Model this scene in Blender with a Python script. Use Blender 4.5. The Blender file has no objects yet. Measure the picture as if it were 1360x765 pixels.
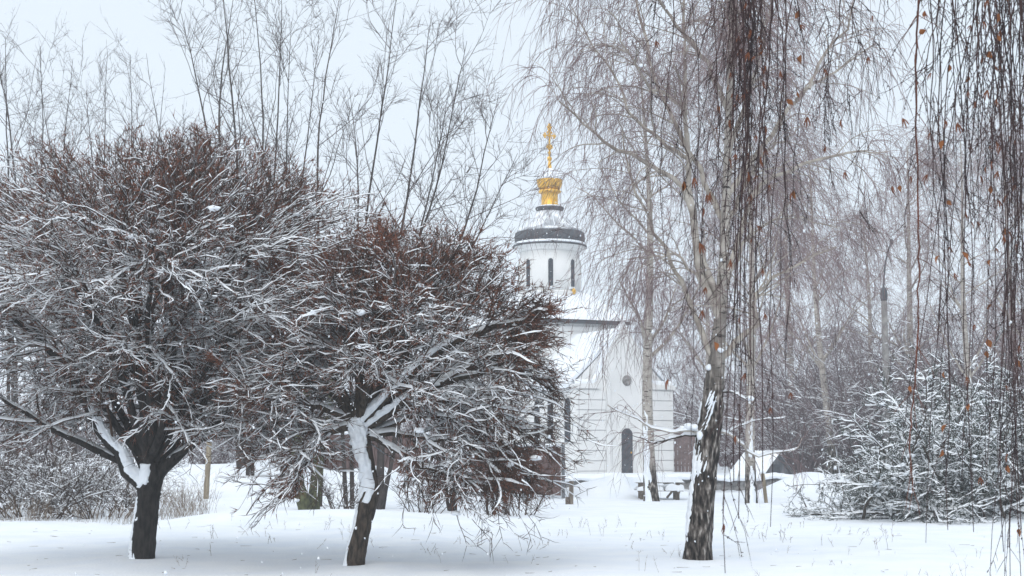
import bpy, math
import numpy as np

# ------------------------------------------------------------------ camera, sky, sun, exposure
SC = bpy.context.scene
COL = SC.collection
FPX = 1868.0                      # focal length in pixels of the 1360 px wide photograph
CAMZ = 1.7
PITCH = math.atan((590 - 382.5) / FPX)
cam = bpy.data.objects.new('camera', bpy.data.cameras.new('camera'))
COL.objects.link(cam)
cam.location = (0, 0, CAMZ)
cam.rotation_euler = (math.pi / 2 + PITCH, 0, 0)
cam.data.sensor_width = 36.0
cam.data.lens = 36.0 * FPX / 1360.0
cam.data.clip_end = 3000
cam.data.dof.use_dof = True
cam.data.dof.focus_distance = 20.5
cam.data.dof.aperture_fstop = 7.1
SC.camera = cam

SUN_EL, SUN_AZ = math.radians(50), math.radians(200)
wd = bpy.data.worlds.new('World')
SC.world = wd
wd.use_nodes = True
nt = wd.node_tree
nt.nodes.clear()
sky = nt.nodes.new('ShaderNodeTexSky')
sky.sky_type = 'NISHITA'
sky.sun_disc = False
sky.sun_elevation = SUN_EL
sky.sun_rotation = SUN_AZ
sky.air_density = 1.0
sky.dust_density = 4.0
bg1 = nt.nodes.new('ShaderNodeBackground')
bg1.inputs[1].default_value = 0.06
nt.links.new(sky.outputs[0], bg1.inputs[0])
bg2 = nt.nodes.new('ShaderNodeBackground')          # the even overcast cloud layer
bg2.inputs[0].default_value = (0.815, 0.905, 1.0, 1)
bg2.inputs[1].default_value = 0.96
mx = nt.nodes.new('ShaderNodeMixShader')
mx.inputs[0].default_value = 0.88
wo = nt.nodes.new('ShaderNodeOutputWorld')
nt.links.new(bg1.outputs[0], mx.inputs[1])
nt.links.new(bg2.outputs[0], mx.inputs[2])
nt.links.new(mx.outputs[0], wo.inputs[0])

sl = bpy.data.lights.new('sun', 'SUN')
sl.energy = 1.5
sl.angle = math.radians(70)
sl.color = (1.0, 0.965, 0.92)
so = bpy.data.objects.new('sun', sl)
COL.objects.link(so)
# sun direction matches the sky's sun_rotation (clockwise from +Y)
so.rotation_euler = (math.pi / 2 - SUN_EL, 0, math.pi - SUN_AZ)

SC.view_settings.view_transform = 'Standard'
SC.view_settings.look = 'None'
SC.view_settings.gamma = 1
SC.view_settings.use_curve_mapping = False
SC.view_settings.exposure = 0.22
SC.render.engine = 'CYCLES'
SC.cycles.use_denoising = True
SC.cycles.max_bounces = 9
SC.cycles.diffuse_bounces = 7
SC.cycles.glossy_bounces = 1
SC.cycles.transmission_bounces = 1
SC.cycles.volume_bounces = 1
SC.cycles.transparent_max_bounces = 4
SC.cycles.caustics_reflective = False
SC.cycles.caustics_refractive = False

# ------------------------------------------------------------------ basic helpers
RNG = np.random.default_rng(7)
CP, SP = math.cos(PITCH), math.sin(PITCH)


def pix(px, py, d):
    """world point on the ray of a photo pixel at the depth y = d"""
    a = (px - 680.0) / FPX
    b = (382.5 - py) / FPX
    dy = CP - b * SP
    dz = SP + b * CP
    return np.array([a / dy * d, d, CAMZ + dz / dy * d])


def smooth01(t):
    t = np.clip(t, 0, 1)
    return t * t * (3 - 2 * t)


_nr = np.random.default_rng(3)
_NK = [(_nr.normal(0, 1, 2), _nr.uniform(0, 6.28)) for _ in range(40)]


def wob2(x, y, f):
    s = 0
    for (k, p) in _NK[:10]:
        s = s + np.sin(f * (k[0] * x + k[1] * y) + p)
    return s / 3.2


BUMPS = [  # x, y, rx, ry, h : heaps and mounds of snow
    (-6.0, 31.0, 1.3, .9, .22), (-2.6, 29.5, 1.2, .6, .13), (-4.0, 33.5, 2.2, 1.0, .16),
    (2.9, 46.6, 0.9, .8, .42), (4.2, 46.9, .5, .6, .55), (3.5, 46.2, .45, .7, .55), (2.2, 47.5, .9, 1.2, .30), (4.9, 47.3, .35, .5, .45),
    (10.0, 47.5, 1.2, 1.4, .72), (11.6, 46.5, 1.3, 1.2, .40), (8.8, 46.8, .9, .8, .28), (13, 42, 2.5, 2, .3),
    (-10.2, 48.0, 2.6, 2.4, .85), (-7.2, 48.5, 2.0, 2.4, .92), (-13.5, 49, 2.0, 3.0, .95), (-4.6, 49.0, 1.2, 2.0, .8),
    (-8.9, 45.5, 1.2, 1.2, .30), (-11.4, 45.8, .9, 1.2, .38), (-17, 48, 3, 4, .7), (-2.5, 51, 1.6, 2, .5),
]


def ground(x, y):
    x = np.asarray(x, float)
    y = np.asarray(y, float)
    z = 0.035 * wob2(x, y, .55) + 0.012 * wob2(x + 5, y * 1.3, 1.9) + 0.006 * wob2(x * 1.2, y, 5.0)
    z = z + smooth01((np.abs(x - 3) + y * .3 - 32) / 60) * .5 * wob2(x, y, .06)
    for (bx, by, rx, ry, h) in BUMPS:
        q = ((x - bx) / rx) ** 2 + ((y - by) / ry) ** 2
        z = z + h * np.exp(-q)
    # the raised terrace the church stands on
    t = smooth01((y - 51.6) / .8) * smooth01((x + 9) / 3) * smooth01((22 - x) / 4)
    z = z * (1 - .9 * t) + t * (0.42 + .02 * wob2(x, y, .8))
    return z


def g(x, y):
    return float(ground(x, y))


def unit(v):
    return v / np.maximum(np.linalg.norm(v, axis=-1, keepdims=True), 1e-9)


def new_mesh(name, V, F, smooth=True, fmat=None):
    """F: (m,4) array of quads, triangles repeat -1 in the last column"""
    V = np.asarray(V, np.float32).reshape(-1, 3)
    F = np.asarray(F, np.int64).reshape(-1, 4)
    me = bpy.data.meshes.new(name)
    cnt = np.where(F[:, 3] < 0, 3, 4).astype(np.int32)
    loops = F.reshape(-1)
    loops = loops[loops >= 0].astype(np.int32)
    start = np.concatenate([[0], np.cumsum(cnt)[:-1]]).astype(np.int32) if len(cnt) else np.zeros(0, np.int32)
    me.vertices.add(len(V))
    me.vertices.foreach_set('co', V.reshape(-1))
    me.loops.add(len(loops))
    me.loops.foreach_set('vertex_index', loops)
    me.polygons.add(len(F))
    me.polygons.foreach_set('loop_start', start)
    me.polygons.foreach_set('loop_total', cnt)
    me.polygons.foreach_set('use_smooth', np.full(len(F), smooth))
    if fmat is not None:
        me.polygons.foreach_set('material_index', np.asarray(fmat, np.int32))
    me.update(calc_edges=True)
    me.validate()
    return me


def join(parts):
    Vs, Fs, o = [], [], 0
    for V, F in parts:
        if len(V) == 0:
            continue
        F = np.asarray(F, np.int64).reshape(-1, 4)
        Vs.append(np.asarray(V, float).reshape(-1, 3))
        Fs.append(np.where(F < 0, -1, F + o))
        o += len(Vs[-1])
    if not Vs:
        return np.zeros((0, 3)), np.zeros((0, 4), int)
    return np.concatenate(Vs), np.concatenate(Fs)


def mesh_obj(name, VF, mat, parent=None, smooth=True, world=True, label=None, kind=None):
    V, F = VF
    V = np.asarray(V, float).reshape(-1, 3)
    if parent is not None and world:
        q = parent
        while q is not None:
            V = V - np.array(q.location)
            q = q.parent
    me = new_mesh(name, V, F, smooth)
    me.materials.append(mat)
    o = bpy.data.objects.new(name, me)
    COL.objects.link(o)
    if parent is not None:
        o.parent = parent
    if label:
        o['label'] = label
    if kind:
        o['kind'] = kind
    return o


def tag(o, label, cat, group=None, kind=None):
    o['label'] = label
    o['category'] = cat
    if group:
        o['group'] = group
    if kind:
        o['kind'] = kind
    return o


def thing(name, loc, label, cat, group=None, rz=0):
    o = bpy.data.objects.new(name, None)
    o.empty_display_size = .3
    COL.objects.link(o)
    o.location = tuple(float(c) for c in loc)
    o.rotation_euler = (0, 0, rz)
    return tag(o, label, cat, group)


def structure(o):
    o['kind'] = 'structure'
    return o


def copy_thing(src, loc, rz, s, label, group=None):
    r = src.copy()
    COL.objects.link(r)
    r.location = tuple(float(c) for c in loc)
    r.rotation_euler = (0, 0, rz)
    r.scale = s if hasattr(s, '__len__') else (s, s, s)
    r['label'] = label
    if group:
        r['group'] = group
    for ch in list(src.children):
        c = ch.copy()
        COL.objects.link(c)
        c.parent = r
        for gch in list(ch.children):
            d = gch.copy()
            COL.objects.link(d)
            d.parent = c
    return r


# ------------------------------------------------------------------ shapes
def box(x0, x1, y0, y1, z0, z1):
    V = np.array([[x, y, z] for z in (z0, z1) for y in (y0, y1) for x in (x0, x1)], float)
    F = np.array([[0, 2, 3, 1], [4, 5, 7, 6], [0, 1, 5, 4], [2, 6, 7, 3], [0, 4, 6, 2], [1, 3, 7, 5]])
    return V, F


def lathe(prof, k=40, cx=0, cy=0, cap=True):
    prof = np.array(prof, float)
    n = len(prof)
    a = np.linspace(0, 2 * math.pi, k, endpoint=False)
    V = np.zeros((n, k, 3))
    V[:, :, 0] = cx + prof[:, None, 0] * np.cos(a)
    V[:, :, 1] = cy + prof[:, None, 0] * np.sin(a)
    V[:, :, 2] = prof[:, None, 1]
    i = np.arange(n - 1)[:, None]
    j = np.arange(k)[None]
    F = np.stack([i * k + j, i * k + (j + 1) % k, (i + 1) * k + (j + 1) % k, (i + 1) * k + j], -1).reshape(-1, 4)
    V = V.reshape(-1, 3)
    if cap:
        c0 = len(V)
        V = np.concatenate([V, [[cx, cy, prof[-1, 1]]], [[cx, cy, prof[0, 1]]]])
        jj = np.arange(k)
        t = (n - 1) * k
        F1 = np.stack([t + jj, t + (jj + 1) % k, np.full(k, c0), np.full(k, -1)], -1)
        F2 = np.stack([(jj + 1) % k, jj, np.full(k, c0 + 1), np.full(k, -1)], -1)
        F = np.concatenate([F, F1, F2])
    return V, F


def prism(poly, y0, y1):
    """poly in (x, z), convex-ish fan from its centroid, extruded along y"""
    poly = np.array(poly, float)
    n = len(poly)
    c = poly.mean(0)
    V = []
    for y in (y0, y1):
        V += [[p[0], y, p[1]] for p in poly] + [[c[0], y, c[1]]]
    F = []
    for i in range(n):
        j = (i + 1) % n
        F.append([i, j, n, -1])
        F.append([n + 1 + j, n + 1 + i, 2 * n + 1, -1])
        F.append([i, n + 1 + i, n + 1 + j, j])
    return np.array(V, float), np.array(F)


def arch(w, h, n=10):
    """outline of a round-headed opening standing on z = 0"""
    r = w / 2
    pts = [(-r, 0), (r, 0)]
    for a in np.linspace(0, math.pi, n):
        pts.append((r * math.cos(a), h - r + r * math.sin(a)))
    return pts


def xf(VF, loc=(0, 0, 0), rz=0, s=(1, 1, 1)):
    V, F = VF
    V = np.asarray(V, float) * np.array(s)
    c, q = math.cos(rz), math.sin(rz)
    V = V @ np.array([[c, q, 0], [-q, c, 0], [0, 0, 1]])
    return V + np.array(loc), F


def ico():
    t = (1 + 5 ** .5) / 2
    V = unit(np.array([[-1, t, 0], [1, t, 0], [-1, -t, 0], [1, -t, 0], [0, -1, t], [0, 1, t], [0, -1, -t], [0, 1, -t], [t, 0, -1], [t, 0, 1], [-t, 0, -1], [-t, 0, 1]], float))
    F = [[0, 11, 5], [0, 5, 1], [0, 1, 7], [0, 7, 10], [0, 10, 11], [1, 5, 9], [5, 11, 4], [11, 10, 2], [10, 7, 6], [7, 1, 8], [3, 9, 4], [3, 4, 2], [3, 2, 6], [3, 6, 8], [3, 8, 9], [4, 9, 5], [2, 4, 11], [6, 2, 10], [8, 6, 7], [9, 8, 1]]
    return V, np.array([f + [-1] for f in F])


def ico2():
    V, F = ico()
    V = [tuple(v) for v in V]
    mid = {}

    def m(a, b):
        k = (min(a, b), max(a, b))
        if k not in mid:
            v = np.array(V[a]) + np.array(V[b])
            V.append(tuple(v / np.linalg.norm(v)))
            mid[k] = len(V) - 1
        return mid[k]
    out = []
    for a, b, c, _ in F:
        ab, bc, ca = m(a, b), m(b, c), m(c, a)
        out += [[a, ab, ca, -1], [b, bc, ab, -1], [c, ca, bc, -1], [ab, bc, ca, -1]]
    return np.array(V), np.array(out)


ICO, ICO2 = ico(), ico2()


def blobs(C, S, base=ICO2, rng=RNG, rough=.18):
    """many small lumps: centres C (m,3), sizes S (m,3)"""
    V0, F0 = base
    m, k = len(C), len(V0)
    V = V0[None] * (1 + rng.normal(0, rough, (m, k, 1))) * S[:, None, :] + C[:, None, :]
    F = np.where(F0[None] < 0, -1, F0[None] + (np.arange(m) * k)[:, None, None])
    return V.reshape(-1, 3), F.reshape(-1, 4)


# ------------------------------------------------------------------ branch machinery (all vectorised)
def tube(P, R, k=3, rough=0.0, rng=RNG):
    P = np.asarray(P, float)
    R = np.asarray(R, float)
    if len(P) == 0:
        return np.zeros((0, 3)), np.zeros((0, 4), int)
    B, n, _ = P.shape
    T = unit(np.gradient(P, axis=1))
    m = np.abs(T.mean(1))
    ref = np.eye(3)[np.argmin(m, axis=1)][:, None, :]
    U = unit(np.cross(T, ref))
    W = np.cross(T, U)
    a = np.arange(k) * 2 * math.pi / k
    ca, sa = np.cos(a)[None, None, :, None], np.sin(a)[None, None, :, None]
    RR = R[:, :, None, None]
    if rough:
        RR = RR * (1 + rough * rng.normal(0, 1, (B, n, k, 1)))
    V = P[:, :, None, :] + RR * (ca * U[:, :, None, :] + sa * W[:, :, None, :])
    idx = np.arange(B * n * k).reshape(B, n, k)
    nx = np.roll(idx, -1, axis=2)
    if k == 3:        # thin twigs end in a point
        V[:, -1] = P[:, -1:, :]
        F1 = np.stack([idx[:, :-2], nx[:, :-2], nx[:, 1:-1], idx[:, 1:-1]], -1).reshape(-1, 4)
        ap = np.broadcast_to(idx[:, -1, :1], idx[:, -2].shape)
        F2 = np.stack([idx[:, -2], nx[:, -2], ap, np.full(ap.shape, -1)], -1).reshape(-1, 4)
        return compact(V.reshape(-1, 3), np.concatenate([F1, F2]))
    F = np.stack([idx[:, :-1], nx[:, :-1], nx[:, 1:], idx[:, 1:]], -1).reshape(-1, 4)
    return V.reshape(-1, 3), F


def compact(V, F):
    used = np.zeros(len(V), bool)
    used[F[F >= 0]] = True
    rm = np.cumsum(used) - 1
    return V[used], np.where(F < 0, -1, rm[F])


def snowline(P, R, cover=.7, th=.010, wmin=.006, rng=RNG, steep=.9, wf=1.1):
    """a ridge of snow lying along the upper side of each branch"""
    if len(P) == 0:
        return np.zeros((0, 3)), np.zeros((0, 4), int)
    B, n, _ = P.shape
    T = unit(np.gradient(P, axis=1))
    S = unit(np.cross(T, np.array([0, 0, 1.0])))
    M = rng.random((B, n))
    M = np.clip((M * .8 + rng.random((B, 1)) * .45 + cover - .92) * 3.2, 0, 1)
    th = th * rng.uniform(.6, 1.9, (B, n))
    M = M * np.clip((steep - np.abs(T[:, :, 2])) * 3, 0, 1)
    M[:, -1] = 0
    Z = np.array([0, 0, 1.0])
    w = (np.maximum(R * wf, wmin) * np.minimum(1, M * 2))[:, :, None]
    top = (R + (th + .25 * R) * M)[:, :, None]
    V = np.stack([P + S * w + Z * (R[:, :, None] * .25), P + Z * top, P - S * w + Z * (R[:, :, None] * .25)], 2)
    keep = (M[:, :-1] + M[:, 1:]) > .05
    idx = np.arange(B * n * 3).reshape(B, n, 3)
    F = []
    for c in (0, 1):
        q = np.stack([idx[:, :-1, c], idx[:, :-1, c + 1], idx[:, 1:, c + 1], idx[:, 1:, c]], -1)
        F.append(q[keep])
    F = np.concatenate(F)
    used = np.zeros(B * n * 3, bool)
    used[F.reshape(-1)] = True
    remap = np.cumsum(used) - 1
    return V.reshape(-1, 3)[used], remap[F]


def grow(S, D, L, n, wob=.15, trop=0.0, rng=RNG, trop2=0.0):
    """march polylines: start S (B,3), direction D, length L (B,), n segments; trop pulls towards +z/-z"""
    B = len(S)
    P = np.zeros((B, n + 1, 3))
    P[:, 0] = S
    d = unit(D.copy())
    st = (np.asarray(L) / n)[:, None]
    for i in range(n):
        d = d + rng.normal(0, wob, (B, 3))
        d[:, 2] += trop + trop2 * i / n
        d = unit(d)
        P[:, i + 1] = P[:, i] + d * st
    return P


def taper(r0, n, tip=.35, p=1.0):
    t = np.linspace(0, 1, n)[None] ** p
    return np.asarray(r0)[:, None] * (1 - (1 - tip) * t)


def offspring(P, R, per, t0, t1, ang, rng=RNG, spread=.25, up=0.0):
    """random child starts along polylines"""
    B, n, _ = P.shape
    pi = np.repeat(np.arange(B), per)
    t = rng.uniform(t0, t1, len(pi)) * (n - 1)
    i = np.minimum(t.astype(int), n - 2)
    f = (t - i)[:, None]
    S = P[pi, i] * (1 - f) + P[pi, i + 1] * f
    r = R[pi, i] * (1 - f[:, 0]) + R[pi, i + 1] * f[:, 0]
    T = unit(P[pi, i + 1] - P[pi, i])
    q = unit(np.cross(T, rng.normal(0, 1, (len(pi), 3))))
    a = ang + rng.normal(0, spread, len(pi))
    D = T * np.cos(a)[:, None] + q * np.sin(a)[:, None]
    D[:, 2] += up
    return S, unit(D), r, pi, t / (n - 1)


def spline(pts, n):
    """smooth polyline through control points (m,3) -> (n,3)"""
    pts = np.asarray(pts, float)
    m = len(pts)
    if m == 2:
        t = np.linspace(0, 1, n)[:, None]
        return pts[0] * (1 - t) + pts[1] * t
    ext = np.concatenate([[2 * pts[0] - pts[1]], pts, [2 * pts[-1] - pts[-2]]])
    u = np.linspace(0, m - 1 - 1e-6, n)
    i = u.astype(int)
    f = (u - i)[:, None]
    a, b, c, d = ext[i], ext[i + 1], ext[i + 2], ext[i + 3]
    return .5 * (2 * b + (c - a) * f + (2 * a - 5 * b + 4 * c - d) * f ** 2 + (3 * b - 3 * c + d - a) * f ** 3)


def trunk_mesh(P, R, k=18, ridge=.06, rng=RNG):
    """bark tube with lengthwise ridges"""
    n = len(P)
    T = unit(np.gradient(P, axis=0))
    U = unit(np.cross(T, np.array([0, 1.0, 0.02])))
    W = np.cross(T, U)
    a = np.arange(k) * 2 * math.pi / k
    z = np.linspace(0, 1, n)[:, None] * n * .35
    q = np.sin(a[None] * 3 + z * .7 + 1) * .5 + np.sin(a[None] * 5 - z * 1.1) * .4 + np.sin(a[None] * 9 + z * 2.3) * .45
    rr = R[:, None] * (1 + ridge * q + ridge * .6 * rng.normal(0, 1, (n, k)))
    V = P[:, None] + rr[:, :, None] * (np.cos(a)[None, :, None] * U[:, None] + np.sin(a)[None, :, None] * W[:, None])
    idx = np.arange(n * k).reshape(n, k)
    nx = np.roll(idx, -1, 1)
    F = np.stack([idx[:-1], nx[:-1], nx[1:], idx[1:]], -1).reshape(-1, 4)
    return V.reshape(-1, 3), F


def plaster(P, R, ang0, width, thick=.03, seed=1, thr=.45, na=44, fade=(.08, .1), mult=1.0):
    """wind-driven snow clinging to one side of a trunk; its edges run into the bark. ang0: 0 = +x, -90 = to camera"""
    n0 = len(P)
    u = np.linspace(0, n0 - 1, n0 * 7)
    P = np.stack([np.interp(u, np.arange(n0), P[:, c]) for c in range(3)], 1)
    R = np.interp(u, np.arange(n0), R)
    n = len(P)
    T = unit(np.gradient(P, axis=0))
    U = unit(np.cross(np.array([0, 1.0, 0.02]), T))       # ~ +x
    W = np.cross(T, U)                                    # ~ +y
    a = np.radians(np.linspace(ang0 - width, ang0 + width, na))
    rg = np.random.default_rng(seed)
    s = np.concatenate([[0], np.cumsum(np.linalg.norm(np.diff(P, axis=0), axis=1))])
    X, Y = np.meshgrid(a * R.mean(), s)
    nz = np.zeros_like(X)
    for f, am in ((6, .5), (14, .4), (33, .35), (70, .2)):
        for _ in range(3):
            k = rg.normal(0, 1, 2) * f
            nz += am / 1.6 * np.sin(k[0] * X * 1.6 + k[1] * Y * .7 + rg.uniform(0, 6.28))
    t = np.linspace(0, 1, n)[:, None]
    v = np.abs(np.linspace(-1, 1, na))[None]
    env = (1 - v ** 2.2) * np.clip(t / max(fade[0], 1e-3), 0, 1) * np.clip((1 - t) / max(fade[1], 1e-3), 0, 1) * mult
    m = env * 1.15 + nz * .45 - thr
    h = np.where(m > 0, thick * np.clip(m * 1.1, 0, 1.2) + .003 * np.sin(90 * X + 3) * np.sin(70 * Y), np.maximum(m * .12, -.02))
    rr = R[:, None] * 1.07 + np.where(h > 0, h * (1.0 + .55 * np.clip(nz, -1, 1.2)), h)
    V = P[:, None] + rr[:, :, None] * (np.cos(a)[None, :, None] * U[:, None] + np.sin(a)[None, :, None] * W[:, None])
    idx = np.arange(n * na).reshape(n, na)
    F = np.stack([idx[:-1, :-1], idx[:-1, 1:], idx[1:, 1:], idx[1:, :-1]], -1)
    ok = (m > -.15)
    keep = ok[:-1, :-1] | ok[:-1, 1:] | ok[1:, 1:] | ok[1:, :-1]
    return V.reshape(-1, 3), F[keep].reshape(-1, 4)


# ------------------------------------------------------------------ materials
def material(name, c1, c2, scale=8.0, rough=.85, bump=.0, bscale=30.0, stretch=(1, 1, 1), metallic=0.0, detail=4.0, sharp=(.35, .65)):
    m = bpy.data.materials.new(name)
    m.use_nodes = True
    N, Lk = m.node_tree.nodes, m.node_tree.links
    b = N['Principled BSDF']
    b.inputs['Roughness'].default_value = rough
    b.inputs['Metallic'].default_value = metallic
    b.inputs['Specular IOR Level'].default_value = .25
    tc = N.new('ShaderNodeTexCoord')
    mp = N.new('ShaderNodeMapping')
    mp.inputs['Scale'].default_value = stretch
    Lk.new(tc.outputs['Object'], mp.inputs[0])
    nz = N.new('ShaderNodeTexNoise')
    nz.inputs['Scale'].default_value = scale
    nz.inputs['Detail'].default_value = detail
    Lk.new(mp.outputs[0], nz.inputs['Vector'])
    cr = N.new('ShaderNodeValToRGB')
    cr.color_ramp.elements[0].position, cr.color_ramp.elements[1].position = sharp
    cr.color_ramp.elements[0].color = (*c1, 1)
    cr.color_ramp.elements[1].color = (*c2, 1)
    Lk.new(nz.outputs['Fac'], cr.inputs[0])
    Lk.new(cr.outputs[0], b.inputs['Base Color'])
    if bump:
        n2 = N.new('ShaderNodeTexNoise')
        n2.inputs['Scale'].default_value = bscale
        n2.inputs['Detail'].default_value = 5
        Lk.new(mp.outputs[0], n2.inputs['Vector'])
        bp = N.new('ShaderNodeBump')
        bp.inputs['Strength'].default_value = bump
        bp.inputs['Distance'].default_value = .03
        Lk.new(n2.outputs['Fac'], bp.inputs['Height'])
        Lk.new(bp.outputs[0], b.inputs['Normal'])
    return m


def birch_bark(name, dark_to, pale_from):
    """black fissured foot turning to pale peeling bark with dark marks higher up (object z in metres)"""
    m = bpy.data.materials.new(name)
    m.use_nodes = True
    N, Lk = m.node_tree.nodes, m.node_tree.links
    b = N['Principled BSDF']
    b.inputs['Roughness'].default_value = .85
    b.inputs['Specular IOR Level'].default_value = .2
    tc = N.new('ShaderNodeTexCoord')
    sx = N.new('ShaderNodeSeparateXYZ')
    Lk.new(tc.outputs['Object'], sx.inputs[0])

    def noise(sc, st, det=4):
        mp = N.new('ShaderNodeMapping')
        mp.inputs['Scale'].default_value = st
        Lk.new(tc.outputs['Object'], mp.inputs[0])
        z = N.new('ShaderNodeTexNoise')
        z.inputs['Scale'].default_value = sc
        z.inputs['Detail'].default_value = det
        Lk.new(mp.outputs[0], z.inputs['Vector'])
        return z.outputs['Fac']

    def ramp(src, stops):
        r = N.new('ShaderNodeValToRGB')
        e = r.color_ramp.elements
        e[0].position, e[0].color = stops[0][0], (*stops[0][1], 1)
        e[1].position, e[1].color = stops[1][0], (*stops[1][1], 1)
        for p, c in stops[2:]:
            x = e.new(p)
            x.color = (*c, 1)
        Lk.new(src, r.inputs[0])
        return r.outputs[0]

    def mix(f, a, c):
        x = N.new('ShaderNodeMix')
        x.data_type = 'RGBA'
        Lk.new(f, x.inputs[0])
        Lk.new(a, x.inputs[6])
        Lk.new(c, x.inputs[7])
        return x.outputs[2]
    foot = ramp(noise(13, (1.5, 1.5, .45), 6), [(.38, (.013, .011, .010)), (.48, (.055, .046, .040)), (.57, (.15, .13, .115)), (.67, (.40, .37, .34))])
    pale = ramp(noise(5, (1, 1, 1.6)), [(.3, (.36, .32, .285)), (.7, (.55, .51, .46))])
    marks = ramp(noise(7, (.7, .7, 4.0), 3), [(.60, (0, 0, 0)), (.66, (1, 1, 1))])
    dk = N.new('ShaderNodeRGB')
    dk.outputs[0].default_value = (.05, .043, .04, 1)
    pale = mix(marks, pale, dk.outputs[0])
    ad = N.new('ShaderNodeMath')
    ad.operation = 'MULTIPLY_ADD'
    Lk.new(noise(2.2, (1, 1, .8)), ad.inputs[0])
    ad.inputs[1].default_value = 3.2
    Lk.new(sx.outputs['Z'], ad.inputs[2])
    mr = N.new('ShaderNodeMapRange')
    mr.inputs[1].default_value = dark_to + 1.6
    mr.inputs[2].default_value = pale_from + 1.6
    Lk.new(ad.outputs[0], mr.inputs[0])
    Lk.new(mix(mr.outputs[0], foot, pale), b.inputs['Base Color'])
    bp = N.new('ShaderNodeBump')
    bp.inputs['Strength'].default_value = 1.0
    bp.inputs['Distance'].default_value = .09
    Lk.new(noise(13, (1.5, 1.5, .45), 6), bp.inputs['Height'])
    Lk.new(bp.outputs[0], b.inputs['Normal'])
    return m


SNOW_C1, SNOW_C2 = (.80, .845, .90), (.87, .90, .93)
M = {}
M['snow'] = material('snow', SNOW_C1, SNOW_C2, 3, .7, .25, 40)
M['snow_ground'] = material('snow_ground', (.79, .84, .905), (.86, .895, .93), 1.2, .75, .35, 22, detail=6)
M['snow_light'] = material('snow_on_branches', (.78, .82, .87), (.86, .89, .92), 12, .75)
M['thin_snow'] = material('thin_snow_on_metal', (.34, .36, .39), (.84, .87, .90), 1.6, .7, .2, 12, sharp=(.40, .60))
M['bark_dark'] = material('dark_bark', (.008, .0075, .007), (.034, .029, .026), 14, .9, .9, 22, (1.5, 1.5, .45))
M['bark_grey'] = material('grey_brown_bark', (.018, .015, .012), (.085, .065, .05), 16, .9, .9, 24, (1.5, 1.5, .5))
M['twig_brown'] = material('brown_twigs', (.019, .012, .009), (.075, .042, .028), 3, .85)
M['twig_red'] = material('reddish_twig_tips', (.068, .026, .016), (.21, .080, .046), 2.5, .8, detail=6)
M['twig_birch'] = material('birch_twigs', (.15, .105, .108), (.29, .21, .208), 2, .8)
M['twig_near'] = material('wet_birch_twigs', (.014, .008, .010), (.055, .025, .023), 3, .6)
M['twig_rust'] = material('rusty_birch_twigs', (.06, .018, .010), (.15, .042, .020), 3, .65)
M['bark_bg'] = material('background_bark', (.030, .025, .024), (.075, .062, .057), 4, .9, .4, 10)
M['bark_moss'] = material('mossy_bark', (.03, .032, .018), (.11, .12, .06), 10, .95, .8, 20, (1, 1, .6))
M['twig_bg'] = material('background_twigs', (.038, .028, .027), (.09, .066, .062), 2, .85)
M['birch'] = birch_bark('birch_bark', 2.2, 4.6)
M['birch_far'] = birch_bark('far_birch_bark', .9, 1.7)
M['birch_limb'] = material('pale_birch_limb', (.25, .215, .185), (.50, .455, .40), 5, .85, .3, 25)
M['leaf'] = material('dry_birch_leaf', (.13, .042, .015), (.27, .105, .038), 6, .7)
M['catkin'] = material('birch_catkin', (.085, .028, .016), (.19, .07, .035), 30, .8)
M['white_wall'] = material('white_plaster', (.74, .745, .735), (.80, .80, .79), 1.5, .85, .12, 14)
M['groove'] = material('grey_plaster', (.67, .675, .685), (.72, .72, .73), 3, .9)
M['grey_metal'] = material('dark_roof_metal', (.055, .06, .068), (.10, .108, .12), 5, .55, .2, 8)
M['glass'] = material('dark_window_glass', (.035, .042, .052), (.065, .075, .09), 4, .25)
M['door_wood'] = material('dark_painted_door', (.05, .055, .065), (.09, .10, .115), 6, .6)
M['gold'] = material('gilding', (.70, .38, .055), (.86, .52, .11), 5, .35, .1, 20, metallic=.55)
M['stone'] = material('rubble_stone', (.14, .135, .13), (.34, .33, .32), 7, .95, .8, 12)
M['maroon'] = material('maroon_sheet_metal', (.085, .050, .046), (.15, .095, .086), 3, .6, .1, 30)
M['brown_gate'] = material('weathered_brown_boards', (.17, .12, .115), (.26, .19, .18), 5, .85, .2, 12)
M['wood'] = material('grey_weathered_wood', (.12, .10, .085), (.26, .22, .18), 6, .9, .4, 20, (1, 1, .25))
M['post_wood'] = material('tan_post_wood', (.20, .165, .115), (.36, .31, .23), 8, .9, .4, 20, (1.5, 1.5, .2))
M['concrete'] = material('lamp_concrete', (.21, .205, .20), (.32, .31, .30), 5, .9, .3, 18)
M['grey_boards'] = material('grey_boards', (.12, .125, .135), (.22, .23, .245), 5, .85, .2, 15, (1, 1, .3))
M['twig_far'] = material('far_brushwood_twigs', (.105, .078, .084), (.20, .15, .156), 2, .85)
M['needle'] = material('juniper_needles', (.022, .032, .026), (.065, .085, .068), 5, .8)
M['weed'] = material('dry_weed_stems', (.13, .10, .075), (.26, .20, .15), 5, .9)

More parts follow.
